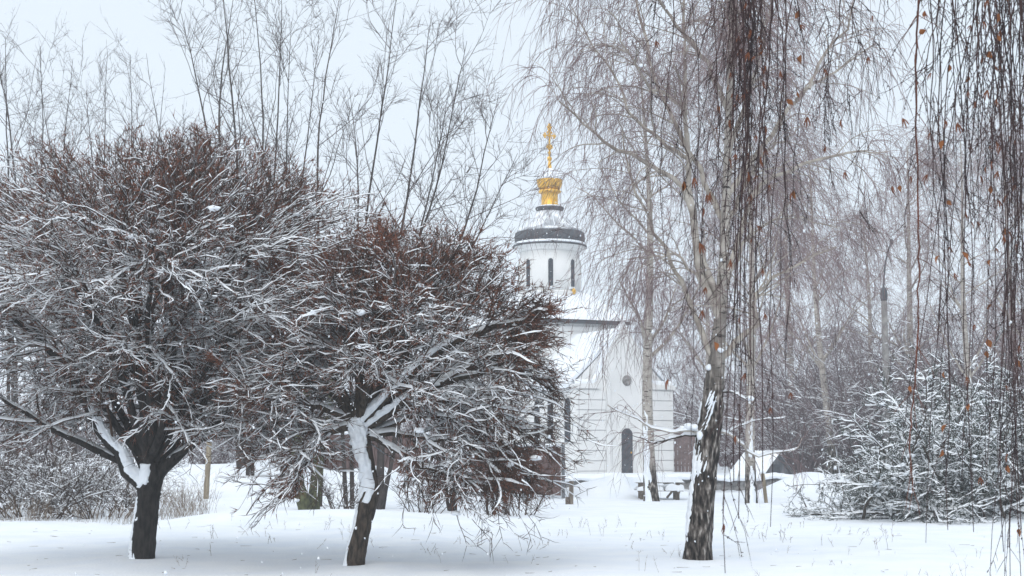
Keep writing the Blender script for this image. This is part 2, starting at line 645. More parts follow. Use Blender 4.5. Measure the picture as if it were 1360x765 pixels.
# ------------------------------------------------------------------ the setting: snow field
def make_ground():
    ys = np.concatenate([np.linspace(-60, 4, 14), np.linspace(5, 56, 180), np.geomspace(56.6, 420, 50)])
    xs = np.concatenate([-np.geomspace(420, 24.5, 26), np.linspace(-24, 24, 165), np.geomspace(24.5, 420, 26)])
    X, Y = np.meshgrid(xs, ys)
    Z = ground(X, Y)
    # small collars of drifted snow and hollows at the nearby trunks
    for (tx, ty, s) in TRUNKS:
        q = ((X - tx) ** 2 + (Y - ty) ** 2)
        Z = Z + .07 * s * np.exp(-q / .35) - .06 * s * np.exp(-q / .09)
    V = np.stack([X, Y, Z], -1).reshape(-1, 3)
    n, m = X.shape
    idx = np.arange(n * m).reshape(n, m)
    F = np.stack([idx[:-1, :-1], idx[:-1, 1:], idx[1:, 1:], idx[1:, :-1]], -1).reshape(-1, 4)
    o = structure(mesh_obj('snow_field', (V, F), M['snow_ground']))
    o['label'] = 'smooth deep snow covering the whole open field'
    o['category'] = 'snow'
    return o


BASE_L = pix(188, 741, 21.1)
BASE_M = pix(470, 749, 20.05)
BASE_B = pix(926, 741, 21.1)
TRUNKS = [(BASE_L[0], BASE_L[1], 1), (BASE_M[0], BASE_M[1], .8), (BASE_B[0], BASE_B[1], 1.2)]
make_ground()


# ------------------------------------------------------------------ the church
def build_church():
    ctr = pix(731, 600, 70)
    root = thing('church', (ctr[0], 70, .38), 'small white church with a round drum, gilded onion dome and snow covered roofs', 'church', rz=math.radians(25))

    def part(name, VF, mat, parent=root, smooth=False, **k):
        return mesh_obj(name, VF, M[mat], parent, smooth=smooth, world=False, **k)
    h = 2.6
    part('main_block', box(-h, h, -h, h, -.6, 7.12), 'white_wall')
    for i, z in enumerate((.0, 6.75)):
        part('cornice', box(-h - .06, h + .06, -h - .06, h + .06, z, z + .22), 'white_wall')
    # eaves and hipped roof of the main block
    e = h + .32
    part('eaves', box(-e, e, -e, e, 7.12, 7.28), 'grey_metal')
    r0, zt = 1.35, 8.75
    rp = []
    n = 6
    V, F = [], []
    for i in range(n + 1):
        t = i / n
        w = e + .05 - (e - r0) * t
        z = 7.285 + (zt - 7.285) * t
        V += [[-w, -w, z], [w, -w, z], [w, w, z], [-w, w, z]]
    V += [[-e - .05, -e - .05, 7.283], [e + .05, -e - .05, 7.283], [e + .05, e + .05, 7.283], [-e - .05, e + .05, 7.283]]
    for i in range(n):
        for j in range(4):
            F.append([i * 4 + j, i * 4 + (j + 1) % 4, i * 4 + 4 + (j + 1) % 4, i * 4 + 4 + j])
    roof = part('roof', (np.array(V), np.array(F)), 'snow')
    roof['label'] = 'snow covered hipped roof below the drum'
    for face in range(4):
        for t in np.linspace(-.85, .85, 9):
            a, bb = np.array([t * e, -e, 7.31]), np.array([t * r0, -r0, zt + .02])
            P = np.stack([a, bb])[None]
            sm = tube(P, np.full((1, 2), .035), 4)
            part('seam', xf(sm, rz=face * math.pi / 2), 'snow', roof)
    # round drum with its windows
    drum = part('drum', lathe([(1.5, 8.2), (1.5, 11.1)], 64), 'white_wall', smooth=True)
    part('drum_base', lathe([(1.62, 8.2), (1.62, 8.78), (1.52, 8.84)], 64), 'white_wall', smooth=False)
    part('cornice', lathe([(1.52, 10.85), (1.60, 10.9), (1.62, 11.0), (1.78, 11.08), (1.80, 11.12), (1.6, 11.13)], 64), 'white_wall')
    part('brim', lathe([(1.70, 11.125), (1.86, 11.13), (1.87, 11.19), (1.7, 11.21)], 64), 'grey_metal')
    part('snow_cover', lathe([(1.84, 11.21), (1.82, 11.28), (1.74, 11.36)], 64), 'snow', drum, smooth=True)
    part('roof_band', lathe([(1.66, 11.26), (1.755, 11.32), (1.775, 11.6), (1.74, 11.84), (1.6, 11.9)], 64), 'grey_metal', smooth=True)
    cap = part('drum_roof', lathe([(1.69, 11.86), (1.62, 11.98), (1.45, 12.06), (1.22, 12.24), (1.0, 12.48), (.80, 12.74), (.66, 12.95)], 64), 'thin_snow', smooth=True)
    for k in range(16):
        a = k * math.pi / 8 + .1
        pr = [(1.60, 11.99), (1.23, 12.26), (1.01, 12.5), (.81, 12.76)]
        P = np.array([[r * math.cos(a), r * math.sin(a), z] for r, z in pr])[None]
        part('seam', tube(P, np.full((1, 4), .022), 4), 'snow', cap)
    part('collar', lathe([(.60, 12.80), (.62, 12.95), (.72, 13.08), (.72, 13.16), (.5, 13.2)], 40), 'grey_metal')
    part('snow_cover', lathe([(.70, 13.165), (.66, 13.23), (.45, 13.26)], 40), 'snow', drum, smooth=True)
    part('dome_neck', lathe([(.46, 13.22), (.46, 13.32), (.42, 13.36), (.42, 13.86), (.47, 13.9)], 32), 'gold', smooth=True)
    part('dome_moulding', lathe([(.47, 13.88), (.56, 13.93), (.58, 13.99), (.53, 14.05), (.5, 14.07)], 32), 'gold', smooth=True)
    dome = part('onion_dome', lathe([(.50, 14.05), (.58, 14.2), (.635, 14.38), (.65, 14.55), (.60, 14.72), (.46, 14.88), (.28, 15.0), (.12, 15.1), (.05, 15.2)], 40), 'gold', smooth=True)
    part('snow_cover', lathe([(.655, 14.58), (.665, 14.64), (.62, 14.80), (.49, 14.93), (.31, 15.05), (.15, 15.15), (.06, 15.22)], 40), 'snow', dome, smooth=True)
    # gilded cross with trefoil ends
    cr = part('cross', join([lathe([(.12, 15.14), (.10, 15.3), (.045, 15.62)], 12), box(-.035, .035, -.03, .03, 15.55, 17.35), box(-.25, .25, -.025, .025, 16.83, 16.90)]), 'gold')

    def orb(x, z, r):
        return xf(ICO2, (x, 0, z), 0, (r, r * .7, r))
    part('orb', join([orb(0, 15.68, .135)]), 'gold', cr, smooth=True)
    part('crescent', join([orb(-.11, 16.27, .08), orb(.11, 16.27, .08), orb(0, 16.2, .10), orb(-.08, 16.36, .06), orb(.08, 16.36, .06)]), 'gold', cr, smooth=True)
    part('knop', join([orb(0, 15.98, .085)]), 'gold', cr, smooth=True)
    for sx in (-1, 1):
        part('trefoil', join([orb(sx * .30, 16.865, .075), orb(sx * .26, 16.95, .065), orb(sx * .26, 16.78, .065)]), 'gold', cr, smooth=True)
    part('trefoil', join([orb(0, 17.42, .085), orb(-.085, 17.3, .07), orb(.085, 17.3, .07), orb(0, 17.18, .10), orb(-.1, 17.05, .05), orb(.1, 17.05, .05)]), 'gold', cr, smooth=True)
    part('ray', join([tube(np.array([[[-.16, 0, 16.7], [.16, 0, 17.04]]]), np.full((1, 2), .02), 4), tube(np.array([[[.16, 0, 16.7], [-.16, 0, 17.04]]]), np.full((1, 2), .02), 4)]), 'gold', cr)
    # drum windows, one every 45 degrees; local angle so that one faces the camera
    for k in range(8):
        a = math.radians(-25) + k * math.pi / 4
        loc = (1.5 * math.sin(a), -1.5 * math.cos(a), 8.98)
        w = part('window', xf(prism(arch(.36, 1.52), -.05, .10), loc, a), 'white_wall')
        part('pane', xf(prism(arch(.24, 1.36), -.065, .05), (loc[0], loc[1], 9.04), a), 'glass', w)
        part('sill', xf(box(-.2, .2, -.09, .05, 0, .06), (loc[0], loc[1], 8.92), a), 'snow', w)
    part('lantern', xf(lathe([(.05, 0), (.10, .05), (.10, .22), (.03, .3)], 8), (1.62 * math.sin(math.radians(20)), -1.62 * math.cos(math.radians(20)), 8.66)), 'gold')
    # nave towards the camera
    y0, y1, w = -7.5, -2.58, 2.5
    part('nave', box(-w + .05, w - .05, y0 + .42, y1, -.6, 3.88), 'white_wall')
    part('nave_roof', (np.array([[-w - .22, y0 + .40, 3.80], [-w - .22, y1, 3.80], [0, y1, 6.35], [0, y0 + .40, 6.35], [w + .22, y0 + .40, 3.80], [w + .22, y1, 3.80],
                                 [-w - .22, y0 + .40, 4.0], [-w - .22, y1, 4.0], [0, y1, 6.58], [0, y0 + .40, 6.58], [w + .22, y0 + .40, 4.0], [w + .22, y1, 4.0]], float),
                       np.array([[6, 9, 8, 7], [9, 10, 11, 8], [0, 3, 9, 6], [3, 4, 10, 9], [0, 6, 7, 1], [4, 5, 11, 10], [0, 1, 2, 3], [3, 2, 5, 4]])), 'snow')
    part('nave_pediment', prism([(-w, 3.86), (w, 3.86), (0, 6.34)], y0 + .42, y0 + .6), 'white_wall')
    # ogee gable front
    left = [(-2.5, 3.98), (-1.62, 4.0), (-1.40, 4.12), (-1.24, 4.42), (-1.10, 4.85), (-.90, 5.35), (-.62, 5.85), (-.3, 6.25), (0, 6.72)]
    out = [(-2.5, -.6)] + [(2.5, -.6)] + [(-x, z) for x, z in left] + left[::-1][1:]
    o2 = np.array(out)
    n = len(o2)
    # strip triangulation of the front: columns between mirrored points
    V, F = [], []
    prof = [(-2.5, -.6)] + left
    for yy in (y0, y0 + .42):
        for x, z in prof:
            V += [[x, yy, z], [-x, yy, z]]
    m = len(prof)
    for i in range(m - 1):
        a = 2 * i
        F.append([a, a + 1, a + 3, a + 2])
        bq = 2 * m + 2 * i
        F.append([bq + 2, bq + 3, bq + 1, bq])
        F.append([a, a + 2, bq + 2, bq])
        F.append([a + 1, bq + 1, bq + 3, a + 3])
    front = part('gable_front', (np.array(V, float), np.array(F)), 'white_wall')
    # snow lying along the gable coping
    P = np.array([[x * 1.01, y0 + .2, z + .03] for x, z in left] + [[-x * 1.01, y0 + .2, z + .03] for x, z in left[::-1][1:]])[None]
    part('snow_cover', tube(P, np.full((1, P.shape[1]), .17), 6), 'snow', front, smooth=True)
    # rusticated courses at both sides of the middle bay
    part('backing', box(-2.44, -1.02, y0 - .012, y0, -.3, 3.7), 'groove', front)
    part('backing', box(1.02, 2.44, y0 - .012, y0, -.3, 3.7), 'groove', front)
    for sx in (-1, 1):
        for i in range(9):
            z = -.28 + i * .447
            xa, xb = sorted((sx * 1.02, sx * 2.46))
            part('course', box(xa, xb, y0 - .07, y0 - .005, z, z + .408), 'white_wall', front)
    part('pilaster', box(-1.0, -.78, y0 - .09, y0 - .003, -.3, 4.3), 'white_wall', front)
    part('pilaster', box(.78, 1.0, y0 - .09, y0 - .003, -.3, 4.3), 'white_wall', front)
    part('cornice', box(-2.56, -1.35, y0 - .14, y0 + .44, 3.78, 3.96), 'white_wall', front)
    part('cornice', box(1.35, 2.56, y0 - .14, y0 + .44, 3.78, 3.96), 'white_wall', front)
    door = part('door', xf(prism(arch(.56, 2.05), -.07, .02), (.05, y0, -.02)), 'door_wood')
    part('door_frame', xf(prism(arch(.74, 2.16), -.05, .015), (.05, y0, -.02)), 'white_wall', door)
    part('door_handle', xf(ICO, (.24, y0 - .09, .95), 0, (.04, .03, .05)), 'gold', door)
    # round lamp-like boss high in the gable
    boss = part('roundel', xf(lathe([(.24, -.16), (.24, 0), (.17, .03)], 20), (0, 0, 0)), 'stone')
    boss.rotation_euler = (math.pi / 2, 0, 0)
    boss.location = (.10, y0 - .02, 4.16)
    # windows along the nave's left side
    for yy in (-6.7, -5.0, -3.6):
        wv = part('window', xf(prism(arch(.78, 2.15), -.04, .06), (-w + .05, yy, 1.35), -math.pi / 2), 'white_wall')
        part('pane', xf(prism(arch(.56, 1.95), -.055, .04), (-w + .05, yy, 1.42), -math.pi / 2), 'glass', wv)
    part('step', box(-.7, .8, y0 - .9, y0 - .1, -.6, -.08), 'stone')
    return root


build_church()

# terrace retaining wall in front of the church, snow on its top
def build_terrace():
    y = 51.9
    root = thing('retaining_wall', (6, y, 0), 'low grey rubble stone wall holding the snowy church terrace', 'wall')
    rg = np.random.default_rng(5)
    xs = np.linspace(-2, 16, 120)
    V, F = [], []
    m = 7
    for i, x in enumerate(xs):
        for j in range(m):
            z = -.5 + j / (m - 1) * .92
            V.append([x, y - .12 + rg.normal(0, .035) - (.0 if j < m - 1 else -.05), z])
        V.append([x, y + .6, .40])
    k = m + 1
    for i in range(len(xs) - 1):
        for j in range(m):
            F.append([i * k + j, (i + 1) * k + j, (i + 1) * k + j + 1, i * k + j + 1])
    mesh_obj('stonework', (np.array(V), np.array(F)), M['stone'], root, smooth=False)
    xs = np.linspace(-2.2, 16.2, 150)
    V, F = [], []
    pr = [(-.30, .40), (-.36, .47), (-.30, .56), (-.05, .61), (.5, .58), (1.4, .44), (1.4, .30)]
    for x in xs:
        d = .05 * math.sin(x * 2.1) + .04 * math.sin(x * 5.3 + 1) + rg.normal(0, .012)
        for (a, z) in pr:
            V.append([x, y + a + (d * .7 if a < 0 else 0), z + d * .7])
    k = len(pr)
    for i in range(len(xs) - 1):
        for j in range(k - 1):
            F.append([i * k + j, (i + 1) * k + j, (i + 1) * k + j + 1, i * k + j + 1])
    mesh_obj('snow_cover', (np.array(V), np.array(F)), M['snow'], root)


build_terrace()


# ------------------------------------------------------------------ globe-crowned trees
def build_globe(name, label, base, d, trunkpx, trunk_r, limbspx, ctr, rad, seed, dens, bark, plast, snowy, extra_limbs, sweep, lowz, cut, gapw, gaph, loose, lowthin, nshell, nplaster):
    rg = np.random.default_rng(seed)
    base = np.array([base[0], base[1], g(base[0], base[1]) - .12])
    root = thing(name, base, label, 'tree')
    ctrl = [pix(px, py, d) for px, py in trunkpx]
    ctrl[0] = base
    TP = spline(ctrl, 26)
    TR = np.interp(np.linspace(0, 1, 26), np.linspace(0, 1, len(trunk_r)), trunk_r)
    tr = mesh_obj('trunk', trunk_mesh(TP, TR, 28, .07, rg), M[bark], root)
    for q in plast:
        mesh_obj('snow_cover', plaster(TP[q[0]:q[1]], TR[q[0]:q[1]], q[2], q[3], q[4], q[5], q[6], fade=q[7]), M['snow'], tr)
    C = pix(ctr[0], ctr[1], d)
    sc = d / FPX
    RX, RZ = rad[0] * sc, rad[1] * sc
    RY = RX * .95
    E = np.array([RX, RY, RZ])
    limbs = []
    for (pts, r0, dd) in limbspx:
        c = [pix(px, py, d + z) for (px, py), z in zip(pts, np.linspace(0, dd, len(pts)))]
        limbs.append((spline(c, 12), r0))
    fork = TP[-3]
    for i in range(extra_limbs):
        a = 2 * math.pi * (i + .3 * rg.random()) / extra_limbs
        el = [.15, .95, .5, 1.25][i % 4] + rg.normal(0, .12)
        v = np.array([math.cos(a) * math.cos(el), math.sin(a) * math.cos(el), math.sin(el)])
        end = C + v * E * .66 + np.array([0, 0, -.1])
        mid = fork * .5 + end * .5 + np.array([0, 0, .25]) + rg.normal(0, .08, 3)
        limbs.append((spline([fork + rg.normal(0, .03, 3), mid, end], 12), rg.uniform(.045, .07)))
    LP = np.stack([l[0] for l in limbs])
    LP[:, 1:-1] += rg.normal(0, .018, LP[:, 1:-1].shape)
    LR = taper(np.array([l[1] for l in limbs]), 12, .3)
    for i in range(len(LP)):
        lb = mesh_obj('limb', tube(LP[i:i + 1], LR[i:i + 1], 9, .06, rg), M[bark], root)
        sn1 = [snowline(LP[i:i + 1], LR[i:i + 1], .85, .028, .016, rg, .98, .85)]
        if i < nplaster:
            rt = LP[i, 6, 0] > LP[i, 0, 0]
            sn1.append(plaster(LP[i, :9], LR[i, :9], -140 if rt else -40, 62, .022, 50 + i, .38, fade=(.05, .3)))
        mesh_obj('snow_cover', join(sn1), M['snow_light'], lb)

    def shape(X):
        # a dome above, straighter drooping sides below
        q = np.abs((X - C) / E)
        h = np.hypot(q[:, 0], q[:, 1])
        return np.where(X[:, 2] > C[2], np.hypot(h, q[:, 2]), (h ** 4 + (q[:, 2] * .9) ** 4) ** .25)

    def swp(S):
        v = (S - C) * np.array([1, 1, 0]) / RX
        return v * sweep[0] + np.array([0, 0, 1.0]) * sweep[2] * np.clip(np.linalg.norm(v, axis=1), 0, 1)[:, None] ** 2

    def limit(S, D, L, f=1.0):
        lim = (1 + rg.normal(0, loose, len(S)) + loose * 1.3 * (rg.random(len(S)) < .15)) * f
        for _ in range(7):
            out = shape(S + D * L[:, None]) > lim
            low = (S + D * L[:, None])[:, 2] < lowz
            L = np.where(out | low, L * .68, L)
        return L
    fk = TP[-4]

    def gap(P, Rr):
        # the fork stays open to view: no twigs just in front of it
        m = P[:, P.shape[1] // 2:].mean(1)
        hit = (np.abs(m[:, 0] - fk[0]) < gapw) & (m[:, 2] < fk[2] + gaph) & (m[:, 1] < base[1] + .25) | (m[:, 2] < lowz + .55 * np.clip(1 - np.hypot(m[:, 0] - fk[0], m[:, 1] - base[1]) / (.8 * RX), 0, 1))
        return P[~hit], Rr[~hit]
    snow = []
    crown = []
    # second order
    S, D, r, _, t = offspring(LP, LR, dens[0], .22, 1, .85, rg, .25)
    out = unit((S - C) / E)
    D = unit(D + .45 * out + swp(S) * .35)
    L = limit(S, D, rg.uniform(1.1, 2.1, len(S)))
    P2 = grow(S, D, L, 9, .16, .02, rg, -.06)
    R2 = taper(np.clip(r * .5, .009, .021), 10, .35)
    P2, R2 = gap(P2, R2)
    crown.append(tube(P2, R2, 5))
    snow.append(snowline(P2, R2, snowy + .25, .022, .013, rg))
    # third order
    S, D, r, _, t = offspring(P2, R2, dens[1], .12, 1, .62, rg, .28)
    out = unit((S - C) / E)
    D = unit(D + .25 * out + swp(S) * .45)
    L = limit(S, D, rg.uniform(.4, 1.05, len(S)))
    bend = rg.normal(0, .16, (len(S), 1, 3)) * np.linspace(0, 1, 8)[None, :, None] ** 2 * L[:, None, None]
    P3 = grow(S, D, L, 7, .20, .01, rg, -.05) + bend
    R3 = taper(np.clip(r * .5, .0045, .0085), 8, .45)
    P3, R3 = gap(P3, R3)
    # branches that close the dome: from the nearest older wood out to the shell
    ns = nshell
    az, cz = rg.uniform(0, 2 * math.pi, ns), rg.uniform(-.15, 1.0, ns)
    rr_ = np.sqrt(1 - np.clip(cz, 0, 1) ** 2)
    X = C + np.stack([np.cos(az) * rr_, np.sin(az) * rr_, cz], 1) * E * (1 + rg.normal(0, .035, (ns, 1)))
    old = np.concatenate([P2[:, 4:].reshape(-1, 3), LP[:, 6:].reshape(-1, 3)])
    X_in = C + (X - C) * .55
    Q = old[np.argmin(((X_in[:, None] - old[None]) ** 2).sum(-1), 1)]
    u_ = np.linspace(0, 1, 8)[None, :, None]
    mid_ = (Q + X) / 2 + rg.normal(0, .17, Q.shape) + np.array([0, 0, .08])
    PS = (1 - u_) ** 2 * Q[:, None] + 2 * u_ * (1 - u_) * mid_[:, None] + u_ ** 2 * X[:, None] + rg.normal(0, .022, (ns, 8, 3))
    RS = taper(np.full(ns, .0065), 8, .45)
    P3, R3 = np.concatenate([P3, PS]), np.concatenate([R3, RS])
    crown.append(tube(P3, R3, 3))
    q3 = (P3.mean(1) - C) / E
    b3 = np.clip((q3[:, 0] - .30) * cut, 0, .9) + np.clip((-q3[:, 2] - .25) * cut * .5, 0, .6) * (q3[:, 0] > 0)
    k3 = rg.random(len(P3)) > b3
    snow.append(snowline(P3[k3], R3[k3], snowy - .08, .012, .0068, rg))
    # fourth order twigs
    S, D, r, _, t = offspring(P3, R3, dens[2], .08, 1, .75, rg, .35)
    out = unit((S - C) / E)
    D = unit(D + .28 * out + swp(S) * .3)
    L = limit(S, D, rg.gamma(2.0, .08, len(S)) + .05, 1.02)
    P4 = grow(S, D, L, 2, .30, .01, rg)
    R4 = taper(np.full(len(S), .0041), 3, .6)
    thin = (rg.random(len(P4)) < lowthin) & (P4[:, 0, 2] < C[2] - .15 * RZ)
    P4, R4 = P4[~thin], R4[~thin]
    P4, R4 = gap(P4, R4)
    crown.append(tube(P4, R4, 3))
    # snow thins out in the upper right of the crown, where the tips stay bare
    q = (P4.mean(1) - C) / E
    bare = np.clip((q[:, 2] - .08 + .5 * q[:, 0] * (q[:, 0] > 0)) * 1.4, 0, .92) + np.clip((q[:, 0] - .30) * cut, 0, .93) + np.clip((-q[:, 2] - .25) * cut * .6, 0, .7) * (q[:, 0] > 0)
    keep = rg.random(len(P4)) > np.maximum(bare, .18)
    snow.append(snowline(P4[keep], R4[keep], snowy - .12, .009, .0055, rg))
    # reddish tips
    S, D, r, _, t = offspring(P4, R4, dens[3], .35, 1, .6, rg, .3)
    out = unit((S - C) / E)
    D = unit(D + .35 * out)
    q = np.linalg.norm((S - C) / E, axis=1)
    qq = (S - C) / E
    sel = (q > .30) & (rg.random(len(S)) < np.where((qq[:, 0] > .25) & (qq[:, 2] < .1), .35, .8))
    S, D = S[sel], D[sel]
    P5 = grow(S, D, rg.uniform(.05, .15, len(S)), 1, .15, .02, rg)
    R5 = taper(np.full(len(S), .0060), 2, .8)
    tips = tube(P5, R5, 3)
    # drooping sprays under the crown
    low = P3[(P3[:, -1, 2] < C[2] - .35 * RZ)]
    if len(low):
        pick = low[rg.choice(len(low), min(70, len(low)), False)]
        S = pick[:, -1]
        D = unit((S - C) * np.array([1, 1, 0]) / RX + np.array([0, 0, -.35]) + rg.normal(0, .3, (len(S), 3)))
        Pd = grow(S, D, rg.uniform(.35, 1.0, len(S)), 8, .13, -.06, rg, .10)
        Pd[:, :, 2] = np.maximum(Pd[:, :, 2], .35)
        Rd = taper(np.full(len(S), .0075), 9, .45)
        crown.append(tube(Pd, Rd, 3))
        snow.append(snowline(Pd, Rd, snowy, .012, .007, rg))
        S, D, r, _, t = offspring(Pd, Rd, 7, .2, 1, .8, rg)
        Pe = grow(S, D, rg.uniform(.1, .35, len(S)), 3, .15, 0, rg)
        crown.append(tube(Pe, taper(np.full(len(S), .0045), 4, .6), 3))
    # clumps of snow caught in forks
    allp = P3.reshape(-1, 3)
    nb = int(dens[4])
    cc = allp[rg.choice(len(allp), nb, False)] + np.array([0, 0, .015])
    ss = np.minimum(rg.gamma(1.6, .013, nb), .045)[:, None] * np.array([1.5, 1.2, .7]) + .008
    snow.append(blobs(cc, ss, ICO2, rg, .17))
    crown_o = mesh_obj('crown', join(crown), M['twig_brown'], root)
    mesh_obj('twig_tips', tips, M['twig_red'], crown_o, kind='stuff', label='reddish brown bare twig tips')
    mesh_obj('snow_cover', join(snow), M['snow_light'], crown_o, kind='stuff', label='snow lying along the branches')
    return root


build_globe('globe_crowned_tree', 'wide dome crowned tree with black forked trunk and snow dusted reddish twigs', BASE_L, 21.1,
            [(188, 745), (190, 720), (193, 690), (197, 660), (199, 635), (200, 615)], [.20, .175, .165, .165, .19, .15],
            [([(195, 650), (165, 615), (140, 580), (95, 505), (40, 430)], .135, -.4),
             ([(200, 640), (205, 590), (192, 520), (172, 420), (150, 330)], .10, .5),
             ([(205, 640), (238, 600), (300, 555), (375, 500), (430, 430)], .10, -.3),
             ([(210, 630), (250, 560), (300, 450), (335, 330)], .085, .4),
             ([(200, 625), (215, 560), (232, 460), (250, 340)], .07, -1.3),
             ([(165, 615), (110, 590), (50, 560), (-40, 500)], .06, -.8),
             ([(215, 620), (270, 585), (330, 575), (400, 550)], .05, -1.2)],
            (208, 415), (352, 238), 11, (11, 11, 10, 2, 130), 'bark_dark',
            [(0, 14, -130, 60, .008, 3, 1.25, (.05, .2)), (0, 20, -165, 45, .008, 8, 1.25, (.05, .2)), (17, 26, -110, 45, .02, 9, .6, (.25, .05))],
            .66, 18, (.2, 0, -.25), 1.35, .35, .60, .40, .06, .15, 1100, 1)

build_globe('globe_crowned_tree', 'smaller round crowned tree with snow plastered fork and leaning brown trunk', BASE_M, 20.05,
            [(470, 752), (476, 720), (483, 690), (490, 655), (488, 620), (480, 585), (474, 553)], [.150, .130, .120, .138, .105, .12, .12],
            [([(476, 565), (520, 520), (575, 470), (640, 440), (700, 425)], .095, -.4),
             ([(482, 570), (540, 530), (600, 505), (670, 490)], .07, -.9),
             ([(470, 565), (435, 575), (405, 600), (393, 628)], .055, -.6),
             ([(468, 560), (430, 500), (395, 420), (372, 345)], .08, .3),
             ([(474, 555), (485, 460), (500, 380), (520, 320)], .07, .6),
             ([(486, 580), (530, 600), (580, 625), (628, 637)], .04, -1.2),
             ([(474, 556), (520, 470), (570, 390), (610, 330)], .07, .5),
             ([(470, 560), (420, 540), (370, 530), (330, 520)], .05, -.9),
             ([(482, 572), (560, 535), (640, 540), (715, 590)], .05, -.5),
             ([(484, 575), (560, 555), (640, 575), (700, 635)], .042, .5),
             ([(480, 565), (570, 500), (660, 480), (735, 520)], .05, .7),
             ([(484, 578), (550, 580), (620, 590), (670, 640)], .036, -1.0)],
            (540, 478), (212, 178), 23, (12, 10, 10, 2, 80), 'bark_grey',
            [(11, 26, -105, 62, .03, 4, .50, (.25, .03)), (0, 14, -172, 42, .014, 5, .85, (.05, .2)), (20, 26, -100, 85, .045, 14, .35, (.2, .1))],
            .66, 8, (.5, 0, -.75), .75, 1.7, .62, .50, .14, .25, 300, 2)


# ------------------------------------------------------------------ weeping birches
def birch_strands(P2, R2, rg, per, Lr, sub, r_str, out):
    S, D, r, _, t = offspring(P2, R2, per, .15, 1, .7, rg, .3)
    L = rg.uniform(Lr[0], Lr[1], len(S)) * (.6 + .6 * rg.random(len(S)))
    L = np.minimum(L, np.maximum(S[:, 2] - 1.0, .3))
    P3 = grow(S, D, L, 9, .07, -.30, rg)
    R3 = taper(np.full(len(S), r_str), 10, .45)
    out.append(tube(P3, R3, 3))
    S, D, r, _, t = offspring(P3, R3, sub, .1, .95, .6, rg, .25)
    P4 = grow(S, D, rg.uniform(.12, .5, len(S)), 2, .10, -.34, rg)
    out.append(tube(P4, taper(np.full(len(S), r_str * .8), 3, .6), 3))
    return P3


